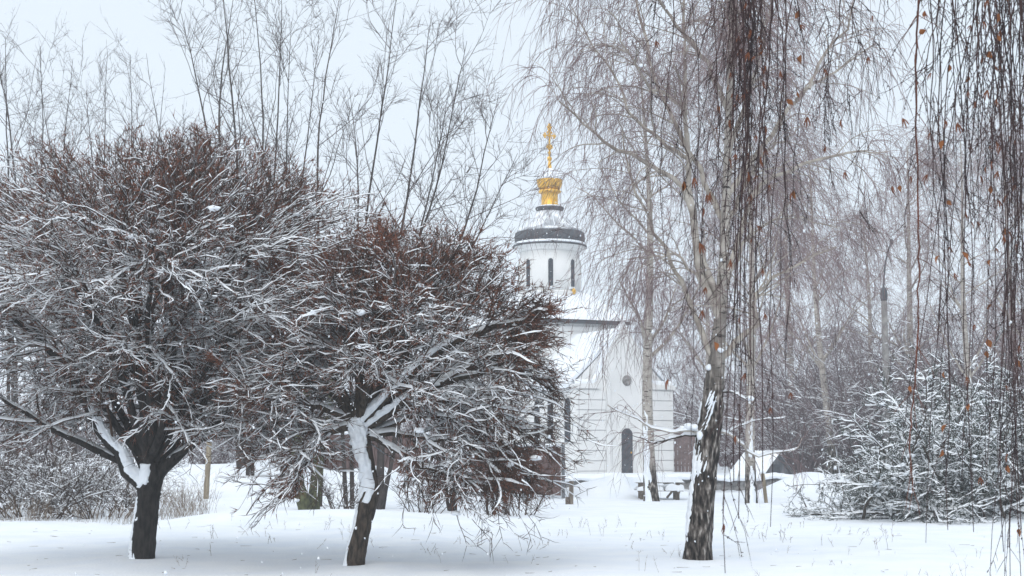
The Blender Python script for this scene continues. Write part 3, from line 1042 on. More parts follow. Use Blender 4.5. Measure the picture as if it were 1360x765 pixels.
def build_birch():
    rg = np.random.default_rng(31)
    d = 21.1
    base = np.array([BASE_B[0], BASE_B[1], g(BASE_B[0], BASE_B[1]) - .12])
    root = thing('weeping_birch', base, 'tall weeping birch with black fissured trunk foot and pale upper limbs', 'tree')
    ctrl = [base] + [pix(x, y, d) for x, y in [(930, 690), (936, 620), (943, 560), (950, 500), (957, 420), (962, 330), (966, 220), (970, 100), (978, -60), (985, -200)]]
    TP = spline(ctrl, 60)
    TR = np.interp(np.linspace(0, 1, 60), [0, .05, .3, .38, .5, .75, 1], [.225, .195, .172, .150, .088, .055, .02])
    tr = mesh_obj('trunk', trunk_mesh(TP, TR, 34, .07, rg), M['birch'], root)
    mesh_obj('snow_cover', plaster(TP[0:23], TR[0:23], -172, 44, .014, 6, 1.2, fade=(.01, .1)), M['snow'], tr)
    mesh_obj('snow_cover', plaster(TP[1:25], TR[1:25], -110, 70, .007, 16, 1.45, fade=(.03, .1)), M['snow'], tr)
    limbspx = [
        ([(957, 430), (925, 340), (910, 250), (867, 220), (817, 197), (785, 172), (745, 135)], .055, -1.0),
        ([(950, 480), (925, 422), (903, 375), (883, 332), (845, 255), (822, 170)], .05, .8),
        ([(955, 400), (925, 320), (912, 200), (910, 90), (905, -60)], .06, -.6),
        ([(912, 210), (885, 190), (843, 157), (823, 117), (790, 60), (758, 5)], .035, 1.0),
        ([(911, 150), (907, 143), (860, 113), (833, 60), (808, 10)], .035, -1.2),
        ([(966, 260), (1010, 195), (1050, 143), (1080, 113), (1112, 95), (1160, 60)], .045, .5),
        ([(1075, 118), (1100, 67), (1127, 30), (1137, -40)], .028, .2),
        ([(960, 380), (1000, 265), (1040, 230), (1113, 207), (1180, 200)], .045, -.5),
        ([(952, 480), (985, 450), (1007, 430), (998, 405), (1015, 380), (1052, 354), (1110, 330)], .05, -.4),
        ([(966, 300), (930, 230), (880, 130), (850, 20), (835, -50)], .05, 1.4),
        ([(968, 200), (1000, 110), (1020, 20), (1030, -60)], .045, -.9),
        ([(955, 420), (985, 330), (1040, 290), (1110, 300)], .03, 1.2),
        ([(968, 150), (930, 70), (880, 10), (850, -60)], .045, -1.0),
        ([(972, 60), (1010, -20), (1060, -70), (1120, -80)], .04, .8),
        ([(974, 20), (930, -60), (880, -90), (830, -80), (800, -40)], .045, .3),
        ([(957, 410), (905, 345), (865, 340), (835, 345)], .028, -.6),
    ]
    LP, LR = [], []
    for pts, r0, dd in limbspx:
        c = [pix(px, py, d + z) for (px, py), z in zip(pts, np.linspace(0, dd, len(pts)))]
        LP.append(spline(c, 16))
        LR.append(r0)
    for i in range(7):      # limbs towards and away from the camera
        z = rg.uniform(5, 9)
        s = TP[np.argmin(np.abs(TP[:, 2] - z))]
        a = (math.pi / 2 if i % 2 else -math.pi / 2) + rg.normal(0, .5)
        e = s + np.array([math.cos(a) * 1.9, math.sin(a) * 1.9, rg.uniform(.9, 1.8)])
        LP.append(spline([s, s * .55 + e * .45 + np.array([0, 0, .35]), e], 16))
        LR.append(.04)
    LP = np.stack(LP)
    LP[:, 1:] += rg.normal(0, .022, LP[:, 1:].shape)
    LR = taper(np.array(LR), 16, .22)
    for i in range(len(LP)):
        mesh_obj('limb', tube(LP[i:i + 1], LR[i:i + 1], 8, .05, rg), M['birch_limb'], root)
    # low snow laden branches near the foot
    lowpx = [([(938, 578), (925, 573), (905, 572), (880, 573), (850, 560), (806, 538)], .030, -.3),
             ([(936, 583), (915, 578), (885, 584), (868, 588), (850, 580)], .022, .2),
             ([(946, 570), (968, 577), (985, 590), (1003, 606), (1030, 601), (1056, 598), (1064, 580)], .024, .1),
             ([(948, 585), (965, 575), (1000, 560), (1045, 555)], .017, .4),
             ([(950, 520), (972, 522), (990, 530), (1000, 540)], .016, -.5)]
    lo, los = [], []
    for pts, r0, dd in lowpx:
        c = [pix(px, py, d + z) for (px, py), z in zip(pts, np.linspace(0, dd, len(pts)))]
        P = spline(c, 18)[None]
        P[:, 1:] += rg.normal(0, .010, P[:, 1:].shape)
        R = taper([r0], 18, .25)
        lb = mesh_obj('limb', tube(P, R, 8, .06, rg), M['birch_far' if r0 > .023 else 'bark_grey'], root)
        mesh_obj('snow_cover', snowline(P, R, .8 if r0 > .023 else .5, .022, .012, rg), M['snow_light'], lb)
        lo.append(P[0])
    cl = [pix(914, 566, 21.0), pix(922, 567, 20.95), pix(929, 578, 20.9), pix(906, 569, 21.0), pix(941, 488, 21.0), pix(957, 465, 20.95), pix(996, 529, 20.7)]
    sz = np.array([[.09, .07, .07], [.08, .07, .06], [.06, .06, .09], [.07, .05, .05], [.06, .06, .07], [.06, .05, .05], [.09, .06, .05]])
    for c1, s1 in zip(cl, sz):
        mesh_obj('snow_clump', blobs(np.array([c1]), s1[None] * .75, ICO2, rg, .12), M['snow'], root)
    out = []
    LOW = np.stack(lo)
    S, D, r, _, t = offspring(LOW, np.full(LOW.shape[:2], .012), 5, .3, 1, .6, rg, .2, .1)
    Pq = grow(S, D, rg.uniform(.3, .9, len(S)), 6, .12, -.03, rg)
    out.append(tube(Pq, taper(np.full(len(S), .007), 7, .4), 3))
    birch_strands(Pq, taper(np.full(len(S), .007), 7, .4), rg, 3, (.3, .8), 4, .003, out)
    S, D, r, _, t = offspring(LP, LR, 13, .25, 1, .75, rg, .25, .15)
    L = rg.uniform(.5, 1.5, len(S))
    P2 = grow(S, D, L, 9, .10, -.05, rg, -.10)
    R2 = taper(np.clip(r * .5, .006, .014), 10, .35)
    crown = mesh_obj('crown', tube(P2, R2, 4), M['birch_limb'], root)
    birch_strands(P2, R2, rg, 7, (.5, 1.9), 4, .0040, out)
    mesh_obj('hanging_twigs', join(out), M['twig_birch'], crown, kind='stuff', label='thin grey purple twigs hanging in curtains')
    cat = catkins_for(P2, rg, 26)
    return root


def catkins_for(P2, rg, n):
    return None


build_birch()


def far_birch(name, label, loc, H, r0, lean, seed, rz=0, per=(7, 6, 4), group=None, rs=.0056, snowfoot=True, bark='birch_far'):
    """a background birch built around its own origin so that it can be copied"""
    rg = np.random.default_rng(seed)
    root = thing(name, (0, 0, 0), label, 'tree', group)
    n = 30
    t = np.linspace(0, 1, n)
    TP = np.stack([lean * H * t ** 1.3 + .10 * np.sin(t * 7 + seed), .05 * np.sin(t * 5), H * t - .1], 1)
    TR = r0 * (1 - .88 * t) * (1 + .35 * np.exp(-t * 25))
    tr = mesh_obj('trunk', trunk_mesh(TP, TR, 12, .04, rg), M[bark], root)
    if snowfoot:
        mesh_obj('snow_cover', plaster(TP[0:9], TR[0:9], -120, 50, .03, seed, .95, fade=(.01, .5)), M['snow'], tr)
    nl = 18
    tl = rg.uniform(.22, .97, nl)
    S = np.stack([np.interp(tl, t, TP[:, c]) for c in range(3)], 1)
    a = rg.uniform(0, 2 * math.pi, nl)
    D = np.stack([np.cos(a), np.sin(a), np.full(nl, .95)], 1)
    LL = H * rg.uniform(.16, .30, nl) * (1.15 - .6 * tl)
    LP = grow(S, D, LL, 9, .09, .03, rg, -.10)
    LR = taper(np.interp(tl, t, TR) * .42, 10, .25)
    mesh_obj('limb', tube(LP, LR, 6), M['birch_limb'], root, label='pale upswept limbs')
    S, D, r, _, tt = offspring(LP, LR, per[0], .2, 1, .7, rg, .25, .1)
    P2 = grow(S, D, H * rg.uniform(.04, .10, len(S)), 7, .1, -.05, rg, -.12)
    R2 = taper(np.clip(r * .5, .008, .016), 8, .4)
    out = [tube(P2, R2, 3)]
    S, D, r, _, tt = offspring(P2, R2, per[1], .15, 1, .7, rg)
    L = np.minimum(H * rg.uniform(.05, .22, len(S)), np.maximum(S[:, 2] - .8, .3))
    P3 = grow(S, D, L, 7, .08, -.30, rg)
    R3 = taper(np.full(len(S), rs), 8, .5)
    out.append(tube(P3, R3, 3))
    S, D, r, _, tt = offspring(P3, R3, per[2], .1, 1, .6, rg)
    P4 = grow(S, D, rg.uniform(.2, .6, len(S)), 3, .1, -.25, rg)
    out.append(tube(P4, taper(np.full(len(S), rs * .75), 4, .6), 3))
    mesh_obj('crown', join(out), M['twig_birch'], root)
    root.location = tuple(float(c) for c in loc)
    root.rotation_euler = (0, 0, rz)
    return root


def gp(px, d, dz=-.1):
    p = pix(px, 600, d)
    return (p[0], d, g(p[0], d) + dz)


GB = 'birches standing behind the near birch'
bA = far_birch('birch_tree', 'white birch with thick grey foot growing beside the snowy picnic table', gp(866, 42.5), 13.5, .20, -.012, 41, 0, group=GB)
bB = far_birch('birch_tree', 'slim birch with dark foot next to a thin leaning stake', gp(1000, 41.0), 13.0, .16, .004, 42, .6, group=GB)
bC = copy_thing(bB, gp(1105, 58), 2.2, 1.12, 'hazy birch leaning right behind the snow laden juniper', GB)
bC.rotation_euler = (0, .09, 2.0)
copy_thing(bA, gp(1215, 64), 1.4, 1.12, 'hazy birch rising right of the street lamp', GB)
copy_thing(bB, gp(1290, 52), 3.4, 1.0, 'birch behind the right end of the juniper', GB)
copy_thing(bA, gp(1050, 74), 3.9, 1.2, 'pale birch in the wood behind the grey cellar', GB)
copy_thing(bB, gp(940, 80), 5.1, 1.3, 'pale birch in the wood behind the brown board gate', GB)
copy_thing(bA, gp(1160, 88), 5.5, 1.25, 'faint birch in the wood left of the street lamp', GB)
copy_thing(bB, gp(1350, 60), 4.4, 1.1, 'birch deep in the wood behind the juniper tip', GB)
copy_thing(bA, gp(1400, 48), 2.7, 1.0, 'birch overlapped by the near hanging twigs', GB)


# ------------------------------------------------------------------ upright bare trees of the background
def upright_tree(label, basepx, d, tops, seed, r0=.09, twig=.0065, per=(15, 8, 5), name='bare_tree', group=None, moss=False, L1=.33):
    rg = np.random.default_rng(seed)
    b = gp(basepx, d)
    root = thing(name, b, label, 'tree', group)
    b = np.array(b)
    out, stems, rad = [], [], []
    for i, (tx, ty) in enumerate(tops):
        e = pix(tx, ty, d + rg.normal(0, .9))
        s = b + np.array([rg.normal(0, .12), rg.normal(0, .12), 0])
        H = e[2] - b[2]
        m1 = s + (e - s) * np.array([.18, .3, .33]) + rg.normal(0, .22, 3)
        m2 = s + (e - s) * np.array([.55, .65, .68]) + rg.normal(0, .28, 3)
        P = spline([s, m1, m2, e], 20)
        P[1:] += np.cumsum(rg.normal(0, .020, (19, 3)), 0)
        stems.append(P)
        rad.append(r0 * (1.0 if moss else .68) * (.75 + .25 * H / 14))
    SP = np.stack(stems)
    SR = taper(np.array(rad), 20, .10)
    for i in range(len(SP)):
        mesh_obj('trunk', tube(SP[i:i + 1], SR[i:i + 1], 8, .04, rg), M['bark_moss' if moss else 'bark_bg'], root)
    Hm = SP[:, -1, 2].mean() - b[2]
    S, D, r, pi, t = offspring(SP, SR, per[0], .16, .95, .80, rg, .22, .12)
    L = Hm * L1 * rg.uniform(.5, 1.2, len(S)) * (1.15 - .75 * t)
    P2 = grow(S, D, L, 8, .12, .06, rg)
    R2 = taper(np.clip(r * .5, .009, .026), 9, .35)
    out.append(tube(P2, R2, 4))
    S, D, r, pi, t = offspring(P2, R2, per[1], .15, 1, .8, rg, .25, .08)
    P3 = grow(S, D, rg.uniform(.4, 1.2, len(S)) * Hm / 14, 5, .11, .03, rg)
    R3 = taper(np.full(len(S), twig), 6, .5)
    out.append(tube(P3, R3, 3))
    S, D, r, pi, t = offspring(P3, R3, per[2], .15, 1, .6, rg, .25, .1)
    P4 = grow(S, D, rg.uniform(.12, .45, len(S)), 3, .14, .02, rg)
    out.append(tube(P4, taper(np.full(len(S), twig * .75), 4, .6), 3))
    # twigs straight on the stem tops
    S, D, r, pi, t = offspring(SP, SR, 26, .55, 1, .6, rg, .2, .2)
    P5 = grow(S, D, rg.uniform(.25, .8, len(S)), 4, .1, .03, rg)
    out.append(tube(P5, taper(np.full(len(S), twig), 5, .5), 3))
    mesh_obj('crown', join(out), M['twig_bg'], root)
    return root


GU = 'bare trees rising behind the dome crowned trees'
upright_tree('bare many stemmed tree at the far end of the brown thicket', 22, 52, [(-15, 30), (14, 55), (60, 60)], 101, .11, group=GU)
upright_tree('bare tree with three fanning stems above the brown thicket', 95, 55, [(52, 90), (100, 78)], 102, .10, group=GU)
upright_tree('bare tree with fine upright stems left of the tall pair', 150, 54, [(140, 68), (172, 72), (112, 120)], 103, .10, group=GU)
upright_tree('slender bare tree leaning towards the tall pair', 200, 56, [(190, 70), (217, 90), (245, 135)], 104, .09, group=GU)
upright_tree('tallest bare tree with a wide spray of thin branches', 318, 47, [(296, -40), (245, 25), (312, -10)], 105, .12, group=GU, per=(15, 7, 4))
upright_tree('tall bare tree whose stems stand close together', 334, 46, [(338, -40), (370, -5)], 106, .10, group=GU)
upright_tree('thin bare tree crowded behind the dome top', 382, 44, [(383, 25), (428, 45)], 107, .09, group=GU)
upright_tree('bare tree with two slanting stems behind the crowns', 424, 39, [(450, -20)], 108, .09, .006, group=GU)
upright_tree('bare tree with dark straight stem behind the crowns', 462, 38, [(526, -12), (470, 110)], 109, .09, .006, group=GU)
upright_tree('bare tree with forked upper stems behind the crowns', 500, 38, [(570, 25)], 110, .09, .006, group=GU)
upright_tree('bare tree with stems leaning out towards the church', 512, 37, [(622, 48), (600, 120), (688, 205), (650, 130)], 111, .09, .006, group=GU)

# mossy and thin stems seen below the smaller round tree
upright_tree('pair of mossy leaning trunks beside the maroon sheet fence', 412, 36.5, [(395, 470), (432, 440)], 121, .24, .007, (6, 5, 3), moss=True, L1=.3)
upright_tree('slim tree with several upright trunks between the two maroon sheet fences', 604, 36, [(575, 420), (612, 380), (590, 400), (640, 430)], 122, .085, .007, (8, 6, 4))
upright_tree('cluster of thin brown stems before the maroon sheet fence', 660, 34, [(655, 470), (690, 450), (670, 420), (640, 480)], 123, .06, .007, (8, 6, 4))


# ------------------------------------------------------------------ shrubs
def build_shrub(label, loc, seed, H, W, nst, per=(9, 6), mat='twig_brown', snowy=.3, name='bare_shrub', group=None, r=.016, arch_=-.05):
    rg = np.random.default_rng(seed)
    root = thing(name, (0, 0, 0), label, 'shrub', group)
    a = rg.uniform(0, 2 * math.pi, nst)
    S = np.stack([np.cos(a) * rg.uniform(0, W * .35, nst), np.sin(a) * rg.uniform(0, W * .25, nst), np.full(nst, -.05)], 1)
    D = np.stack([np.cos(a) * W / H * .55, np.sin(a) * W / H * .5, np.ones(nst)], 1) + rg.normal(0, .15, (nst, 3))
    P1 = grow(S, D, H * rg.uniform(.75, 1.25, nst), 10, .08, arch_, rg)
    R1 = taper(rg.uniform(.6, 1.1, nst) * r, 11, .3)
    mesh_obj('stem', tube(P1, R1, 5), M[mat], root, label='bundle of bare stems')
    out, sn = [], [snowline(P1, R1, snowy, .015, .008, rg)]
    S, D, rr, _, t = offspring(P1, R1, per[0], .2, 1, .7, rg, .25, .1)
    P2 = grow(S, D, rg.uniform(.3, .8, len(S)) * H / 2.5, 6, .13, -.02, rg)
    R2 = taper(np.full(len(S), .0065), 7, .5)
    out.append(tube(P2, R2, 3))
    sn.append(snowline(P2, R2, snowy, .014, .008, rg))
    S, D, rr, _, t = offspring(P2, R2, per[1], .15, 1, .7, rg, .3)
    P3 = grow(S, D, rg.uniform(.12, .4, len(S)), 3, .15, 0, rg)
    R3 = taper(np.full(len(S), .0048), 4, .6)
    out.append(tube(P3, R3, 3))
    sn.append(snowline(P3, R3, snowy - .15, .012, .007, rg))
    mesh_obj('crown', join(out), M[mat], root)
    mesh_obj('snow_cover', join(sn), M['snow_light'], root, kind='stuff')
    root.location = tuple(float(c) for c in loc)
    return root


GS = 'brown shrubs of the thicket at the edge of the field'
s1 = build_shrub('arching brown shrub at the outer end of the thicket', gp(40, 32.5), 201, 2.2, 2.6, 30, (9, 5), group=GS)
s2 = build_shrub('tangled brown shrub behind the black forked trunk', gp(135, 33.0), 202, 2.0, 2.2, 30, (9, 5), group=GS)
copy_thing(s2, gp(-30, 33.5), 1.2, 1.05, 'brown shrub half cut off by the thicket end', GS)
copy_thing(s1, gp(90, 34.8), 2.6, (.95, .95, .9), 'brown shrub in the second row of the thicket', GS)
copy_thing(s2, gp(5, 36.5), 3.6, 1.1, 'brown shrub at the back of the thicket', GS)
copy_thing(s1, gp(170, 37), 4.4, (.8, .8, .7), 'lower brown shrub where the thicket ends', GS)
s3 = build_shrub('small twiggy shrub under the smaller round tree', gp(560, 35), 203, 1.3, 1.2, 16, (6, 5), snowy=.1)
copy_thing(s3, gp(690, 33.5), 2, .9, 'small twiggy shrub before the nearer maroon sheet fence')
copy_thing(s3, gp(455, 36), 4, .85, 'small twiggy shrub beside the mossy leaning trunks')

# distant brushwood and wood edge: copies of two wide grey bushes
GW = 'grey brushwood at the far edge of the clearing'
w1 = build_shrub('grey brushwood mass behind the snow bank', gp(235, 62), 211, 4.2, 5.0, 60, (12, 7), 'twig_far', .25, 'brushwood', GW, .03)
ws = [(330, 63, 1.0), (400, 66, 1.05), (150, 66, 1.1), (70, 62, 1.15), (-10, 60, 1.1), (470, 72, 1.1), (560, 80, 1.2), (640, 84, 1.2),
      (960, 82, 1.35), (1020, 72, 1.2), (1065, 62, 1.25), (1110, 66, 1.45), (1155, 60, 1.35), (1200, 64, 1.5), (1250, 58, 1.4), (1300, 62, 1.6), (1350, 56, 1.5), (1400, 60, 1.6),
      (1090, 85, 1.9), (1170, 92, 2.1), (1260, 88, 2.0), (1340, 84, 2.0), (1005, 95, 2.0), (925, 98, 1.9)]
beh = ['left of the snow bank', 'above the dip of the snow bank', 'beyond the thicket', 'behind the brown thicket', 'past the thicket end', 'behind the maroon fence', 'between the maroon fences', 'beside the church',
       'behind the brown board gate', 'behind the grey cellar', 'right of the grey cellar roof', 'above the snow heap', 'left of the lamp pole foot', 'right of the lamp pole foot', 'behind the juniper crest',
       'behind the juniper middle', 'behind the juniper tip', 'past the juniper tip', 'deep behind the cellar', 'deep behind the lamp pole', 'deep behind the juniper', 'deepest behind the juniper tip', 'deep between the birches', 'deep behind the church gate']
for k, ((px, d, s), w) in enumerate(zip(ws, beh)):
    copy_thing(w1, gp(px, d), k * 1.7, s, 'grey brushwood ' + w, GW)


# ------------------------------------------------------------------ snow laden juniper at the right
def build_juniper():
    rg = np.random.default_rng(77)
    b = gp(1258, 33.0)
    root = thing('juniper_bush', b, 'sprawling snow laden juniper with dark green needles and drooping boughs', 'bush')
    b = np.array(b)
    n = 50
    a = rg.uniform(0, 2 * math.pi, n)
    el = rg.uniform(.12, 1.3, n)
    S = b + np.stack([rg.normal(0, .8, n), rg.normal(0, .35, n), rg.uniform(.05, .3, n)], 1)
    D = np.stack([np.cos(a) * np.cos(el), np.sin(a) * np.cos(el) * .8, np.sin(el)], 1)
    L = rg.uniform(1.8, 3.7, n)
    P1 = grow(S, D, L, 12, .15, -.005, rg, -.08)
    P1[:, :, 2] = np.maximum(P1[:, :, 2], b[2] + .12)
    R1 = taper(rg.uniform(.02, .04, n), 13, .25)
    sn, nd = [], []
    for i in range(n):
        bo = mesh_obj('bough', tube(P1[i:i + 1], R1[i:i + 1], 6, .05, rg), M['bark_grey'], root)
    sn.append(snowline(P1, R1, .9, .035, .02, rg, .98, 1.3))
    S, D, r, _, t = offspring(P1, R1, 19, .12, 1, .85, rg, .3)
    P2 = grow(S, D, rg.uniform(.35, .95, len(S)), 7, .17, -.04, rg)
    P2[:, :, 2] = np.maximum(P2[:, :, 2], b[2] + .10)
    R2 = taper(np.full(len(S), .011), 8, .4)
    tw = [tube(P2, R2, 4)]
    sn.append(snowline(P2, R2, .60, .022, .012, rg, .98, 1.3))
    S, D, r, _, t = offspring(P2, R2, 11, .1, 1, .8, rg, .3)
    P3 = grow(S, D, rg.uniform(.08, .26, len(S)), 2, .2, -.02, rg)
    R3 = taper(np.full(len(S), .0080), 3, .5)
    nd.append(tube(P3, R3, 3))
    kp = rg.random(len(P3)) < .8
    sn.append(snowline(P3[kp], R3[kp], .50, .014, .0085, rg, .95, 1.3))
    S, D, r, _, t = offspring(P3, R3, 2, .2, 1, .7, rg)
    P4 = grow(S, D, rg.uniform(.04, .12, len(S)), 1, .1, 0, rg)
    nd.append(tube(P4, taper(np.full(len(S), .007), 2, .4), 3))
    allp = P2.reshape(-1, 3)
    cc = allp[rg.choice(len(allp), 420, False)]
    ss = rg.gamma(2.2, .010, 420)[:, None] * np.array([1.5, 1.3, .7]) + .012
    sn.append(blobs(cc, ss, ICO, rg, .25))
    cr = mesh_obj('crown', join(tw), M['twig_brown'], root)
    mesh_obj('needles', join(nd), M['needle'], cr, kind='stuff', label='dark green needle sprays')
    mesh_obj('snow_cover', join(sn), M['snow_light'], cr, kind='stuff', label='thick snow lying on the boughs')
    return root


j1 = build_juniper()
j2 = copy_thing(j1, gp(1385, 35.5), 2.4, (1.0, 1.0, 1.15), 'taller snow laden juniper behind the sprawling one')
j4 = copy_thing(j1, gp(1300, 37.5), 1.1, (1.0, 1.0, 1.12), 'tall snow laden juniper rising at the back of the clump')
j3 = copy_thing(j1, gp(1165, 35.0), 4.0, (.5, .6, .55), 'low snow laden juniper at the edge of the snow heap')


# ------------------------------------------------------------------ small built things
def sheet_fence(label, px0, px1, d0, d1, zb, H, n):
    A, B = pix(px0, 600, d0), pix(px1, 600, d1)
    A[2] = B[2] = 0
    L = np.linalg.norm(B - A)
    ang = math.atan2(B[1] - A[1], B[0] - A[0])
    root = thing('sheet_fence', (A[0], A[1], g(A[0], A[1]) + zb), label, 'fence', rz=ang)
    w = L / n
    for i in range(n):
        # profiled sheet: trapezoid ribs
        xs, ys = [], []
        x = i * w + .01
        k = 0
        while x < (i + 1) * w - .03:
            for dx, yy in ((0, 0), (.10, 0), (.13, -.03), (.19, -.03)):
                if x + dx < (i + 1) * w - .01:
                    xs.append(x + dx)
                    ys.append(yy)
            x += .22
        V, F = [], []
        for xx, yy in zip(xs, ys):
            V += [[xx, yy, 0], [xx, yy, H]]
        for q in range(len(xs) - 1):
            F.append([2 * q, 2 * q + 2, 2 * q + 3, 2 * q + 1])
        mesh_obj('panel', (np.array(V), np.array(F)), M['maroon'], root, smooth=False, world=False)
    for i in range(n + 1):
        mesh_obj('post', box(i * w - .04, i * w + .04, .02, .10, -.9, H + .05), M['grey_boards'], root, smooth=False, world=False)
    for z in (.25, H - .25):
        mesh_obj('rail', box(0, L, .012, .05, z, z + .06), M['grey_boards'], root, smooth=False, world=False)
    P = np.stack([np.linspace(-.03, L + .03, 40), np.zeros(40), H + .03 + .012 * np.sin(np.arange(40) * 1.3)], 1)[None]
    mesh_obj('snow_cover', tube(P, np.full((1, 40), .06), 6), M['snow'], root, world=False)
    return root


sheet_fence('maroon ribbed sheet metal fence behind the mossy leaning trunks', 418, 568, 52, 52.5, .12, 1.75, 4)
sheet_fence('maroon ribbed sheet metal fence ending beside the church terrace', 626, 746, 48.5, 45.0, .05, 1.55, 3)

# board gate right of the church front
def board_gate():
    c = pix(908, 600, 66)
    root = thing('board_gate', (c[0] - .6, 66, .38), 'weathered brown board gate right of the church front', 'gate')
    for i in range(8):
        mesh_obj('board', box(i * .165, i * .165 + .15, -.03, .0, 0, 2.05 + .02 * (i % 3)), M['brown_gate'], root, smooth=False, world=False)
    for z in (.3, 1.6):
        mesh_obj('rail', box(0, 1.31, .003, .06, z, z + .1), M['brown_gate'], root, smooth=False, world=False)
    for x in (-.12, 1.32):
        mesh_obj('post', box(x, x + .1, -.06, .06, -.2, 2.2), M['brown_gate'], root, smooth=False, world=False)


board_gate()


def post(label, px, d, H, r, mat, lean=0, cat='post', name='wooden_post', notch=True):
    b = gp(px, d, -.15)
    root = thing(name, b, label, cat)
    P = np.stack([np.linspace(0, lean, 6), np.zeros(6), np.linspace(0, H + .15, 6)], 1)[None]
    V, F = tube(P, np.full((1, 6), r), 7, .04)
    n = len(V)
    F = np.concatenate([F, [[n - 7, n - 6, n - 5, n - 4], [n - 7, n - 4, n - 3, n - 2], [n - 7, n - 2, n - 1, -1]]])
    mesh_obj('shaft', (V, F), M[mat], root, world=False)
    mesh_obj('snow_cap', blobs(np.array([[lean, 0, H + .17]]), np.array([[r * 1.15, r * 1.15, r * .9]]), ICO2, RNG, .05), M['snow'], root, world=False)
    return root


post('tan wooden post standing on the snow bank', 275, 43.5, 1.75, .085, 'post_wood', .06)
p = post('short grey post beside the church terrace', 758, 41.0, .68, .07, 'wood', .02)
mesh_obj('stub', xf(box(-.16, -.06, -.05, .05, 0, .36), (0, 0, 0)), M['wood'], p, smooth=False, world=False)
post('thin leaning stake beside the slim birch', 1017, 41.4, .85, .055, 'post_wood', -.10)


def picnic_table():
    b = gp(874, 44.5, -.05)
    root = thing('picnic_table', b, 'wooden picnic table with thick snow on its top and benches', 'table')

    def part(n, VF, m='wood', sm=False, p=root):
        return mesh_obj(n, VF, M[m], p, smooth=sm, world=False)
    for i in range(4):
        part('plank', box(-.72, .72, -.36 + i * .185, -.36 + i * .185 + .165, .56, .60))
    for sx in (-.55, .55):
        part('leg', join([box(sx - .06, sx + .06, -.40, -.28, -.2, .558), box(sx - .06, sx + .06, .22, .34, -.2, .558)]))
        part('crossbar', box(sx - .04, sx + .04, -.75, .72, .26, .32))
        part('brace', tube(np.array([[[sx, -.34, .5], [sx * .45, -.1, .1]]]), np.full((1, 2), .035), 4))
    for yy in (-.72, .52):
        part('bench', box(-.70, .70, yy, yy + .22, .322, .36))

    def pillow(x0, x1, y0, y1, z0, h, seed):
        rg = np.random.default_rng(seed)
        xs, ys = np.linspace(-1, 1, 19), np.linspace(-1, 1, 9)
        X, Y = np.meshgrid(xs, ys)
        Z = np.clip((1 - X ** 6) * (1 - Y ** 4), 0, 1) ** .5 * h * (1 + .15 * np.sin(X * 5 + seed)) + z0
        V = np.stack([(x0 + x1) / 2 + X * (x1 - x0) / 2, (y0 + y1) / 2 + Y * (y1 - y0) / 2, Z], -1).reshape(-1, 3)
        idx = np.arange(19 * 9).reshape(9, 19)
        F = np.stack([idx[:-1, :-1], idx[:-1, 1:], idx[1:, 1:], idx[1:, :-1]], -1).reshape(-1, 4)
        return V, F
    part('snow_cover', pillow(-.78, .78, -.42, .42, .585, .17, 1), 'snow', True)
    part('snow_cover', pillow(-.74, .10, -.76, -.46, .34, .15, 2), 'snow', True)
    part('snow_cover', pillow(.14, .74, -.76, -.46, .34, .19, 3), 'snow', True)
    part('snow_cover', pillow(-.74, .74, .48, .78, .34, .16, 4), 'snow', True)


picnic_table()


def cellar():
    b = gp(1030, 56, -.1)
    root = thing('cellar_hut', b, 'low grey gabled cellar hut half buried under a snowy roof', 'hut', rz=math.radians(38))

    def part(n, VF, m, sm=False, p=root):
        return mesh_obj(n, VF, M[m], p, smooth=sm, world=False)
    w, h, Ln = 1.35, 1.55, 2.6
    # gable front built from boards clipped to the gable line
    nb = 13
    for i in range(nb):
        x0, x1 = -w + 2 * w * i / nb, -w + 2 * w * (i + 1) / nb - .02
        z0, z1 = .25 + (h - .25) * (1 - abs(x0) / w), .25 + (h - .25) * (1 - abs(x1) / w)
        part('board', prism([(x0, -.1), (x1, -.1), (x1, z1), (x0, z0)], -.03, 0), 'grey_boards')
    part('back_wall', prism([(-w, -.1), (w, -.1), (w, .25), (0, h), (-w, .25)], Ln - .1, Ln), 'grey_boards')
    part('side_wall', box(-w, -w + .06, .005, Ln - .1, -.1, .24), 'grey_boards')
    part('side_wall', box(w - .06, w, .005, Ln - .1, -.1, .24), 'grey_boards')
    d = part('door', box(-.38, .38, -.06, -.032, 0, .95), 'door_wood')
    part('door_handle', box(.26, .31, -.085, -.06, .45, .55), 'grey_metal', False, d)
    for sx in (-1, 1):
        V = np.array([[sx * (w + .35), -.28, .0], [0, -.28, h + .08], [0, Ln + .1, h + .08], [sx * (w + .35), Ln + .1, .0]])
        V = np.concatenate([V, V + np.array([0, 0, .06])])
        F = np.array([[0, 1, 2, 3], [4, 7, 6, 5], [0, 4, 5, 1], [1, 5, 6, 2], [2, 6, 7, 3], [3, 7, 4, 0]])
        part('roof_slope', (V, F), 'grey_boards')
        t = np.linspace(0, 1, 12)
        y = np.linspace(-.33, Ln + .15, 14)
        T, Y = np.meshgrid(t, y)
        X = sx * (w + .42) * (1 - T)
        Z = (h + .10) * T + .02 + .26 * np.sqrt(np.clip(1 - np.abs(2 * T * .9 - .9) ** 4, 0, 1)) * np.clip(1 - np.abs(2 * (Y - y[0]) / (y[-1] - y[0]) - 1) ** 8, 0, 1) + .02 * np.sin(Y * 4 + T * 6)
        V = np.stack([X, Y, Z], -1).reshape(-1, 3)
        idx = np.arange(12 * 14).reshape(14, 12)
        part('snow_cover', (V, np.stack([idx[:-1, :-1], idx[:-1, 1:], idx[1:, 1:], idx[1:, :-1]], -1).reshape(-1, 4)), 'snow', True)


cellar()
bpy.data.objects['cellar_hut'].scale = (.62, .62, .62)


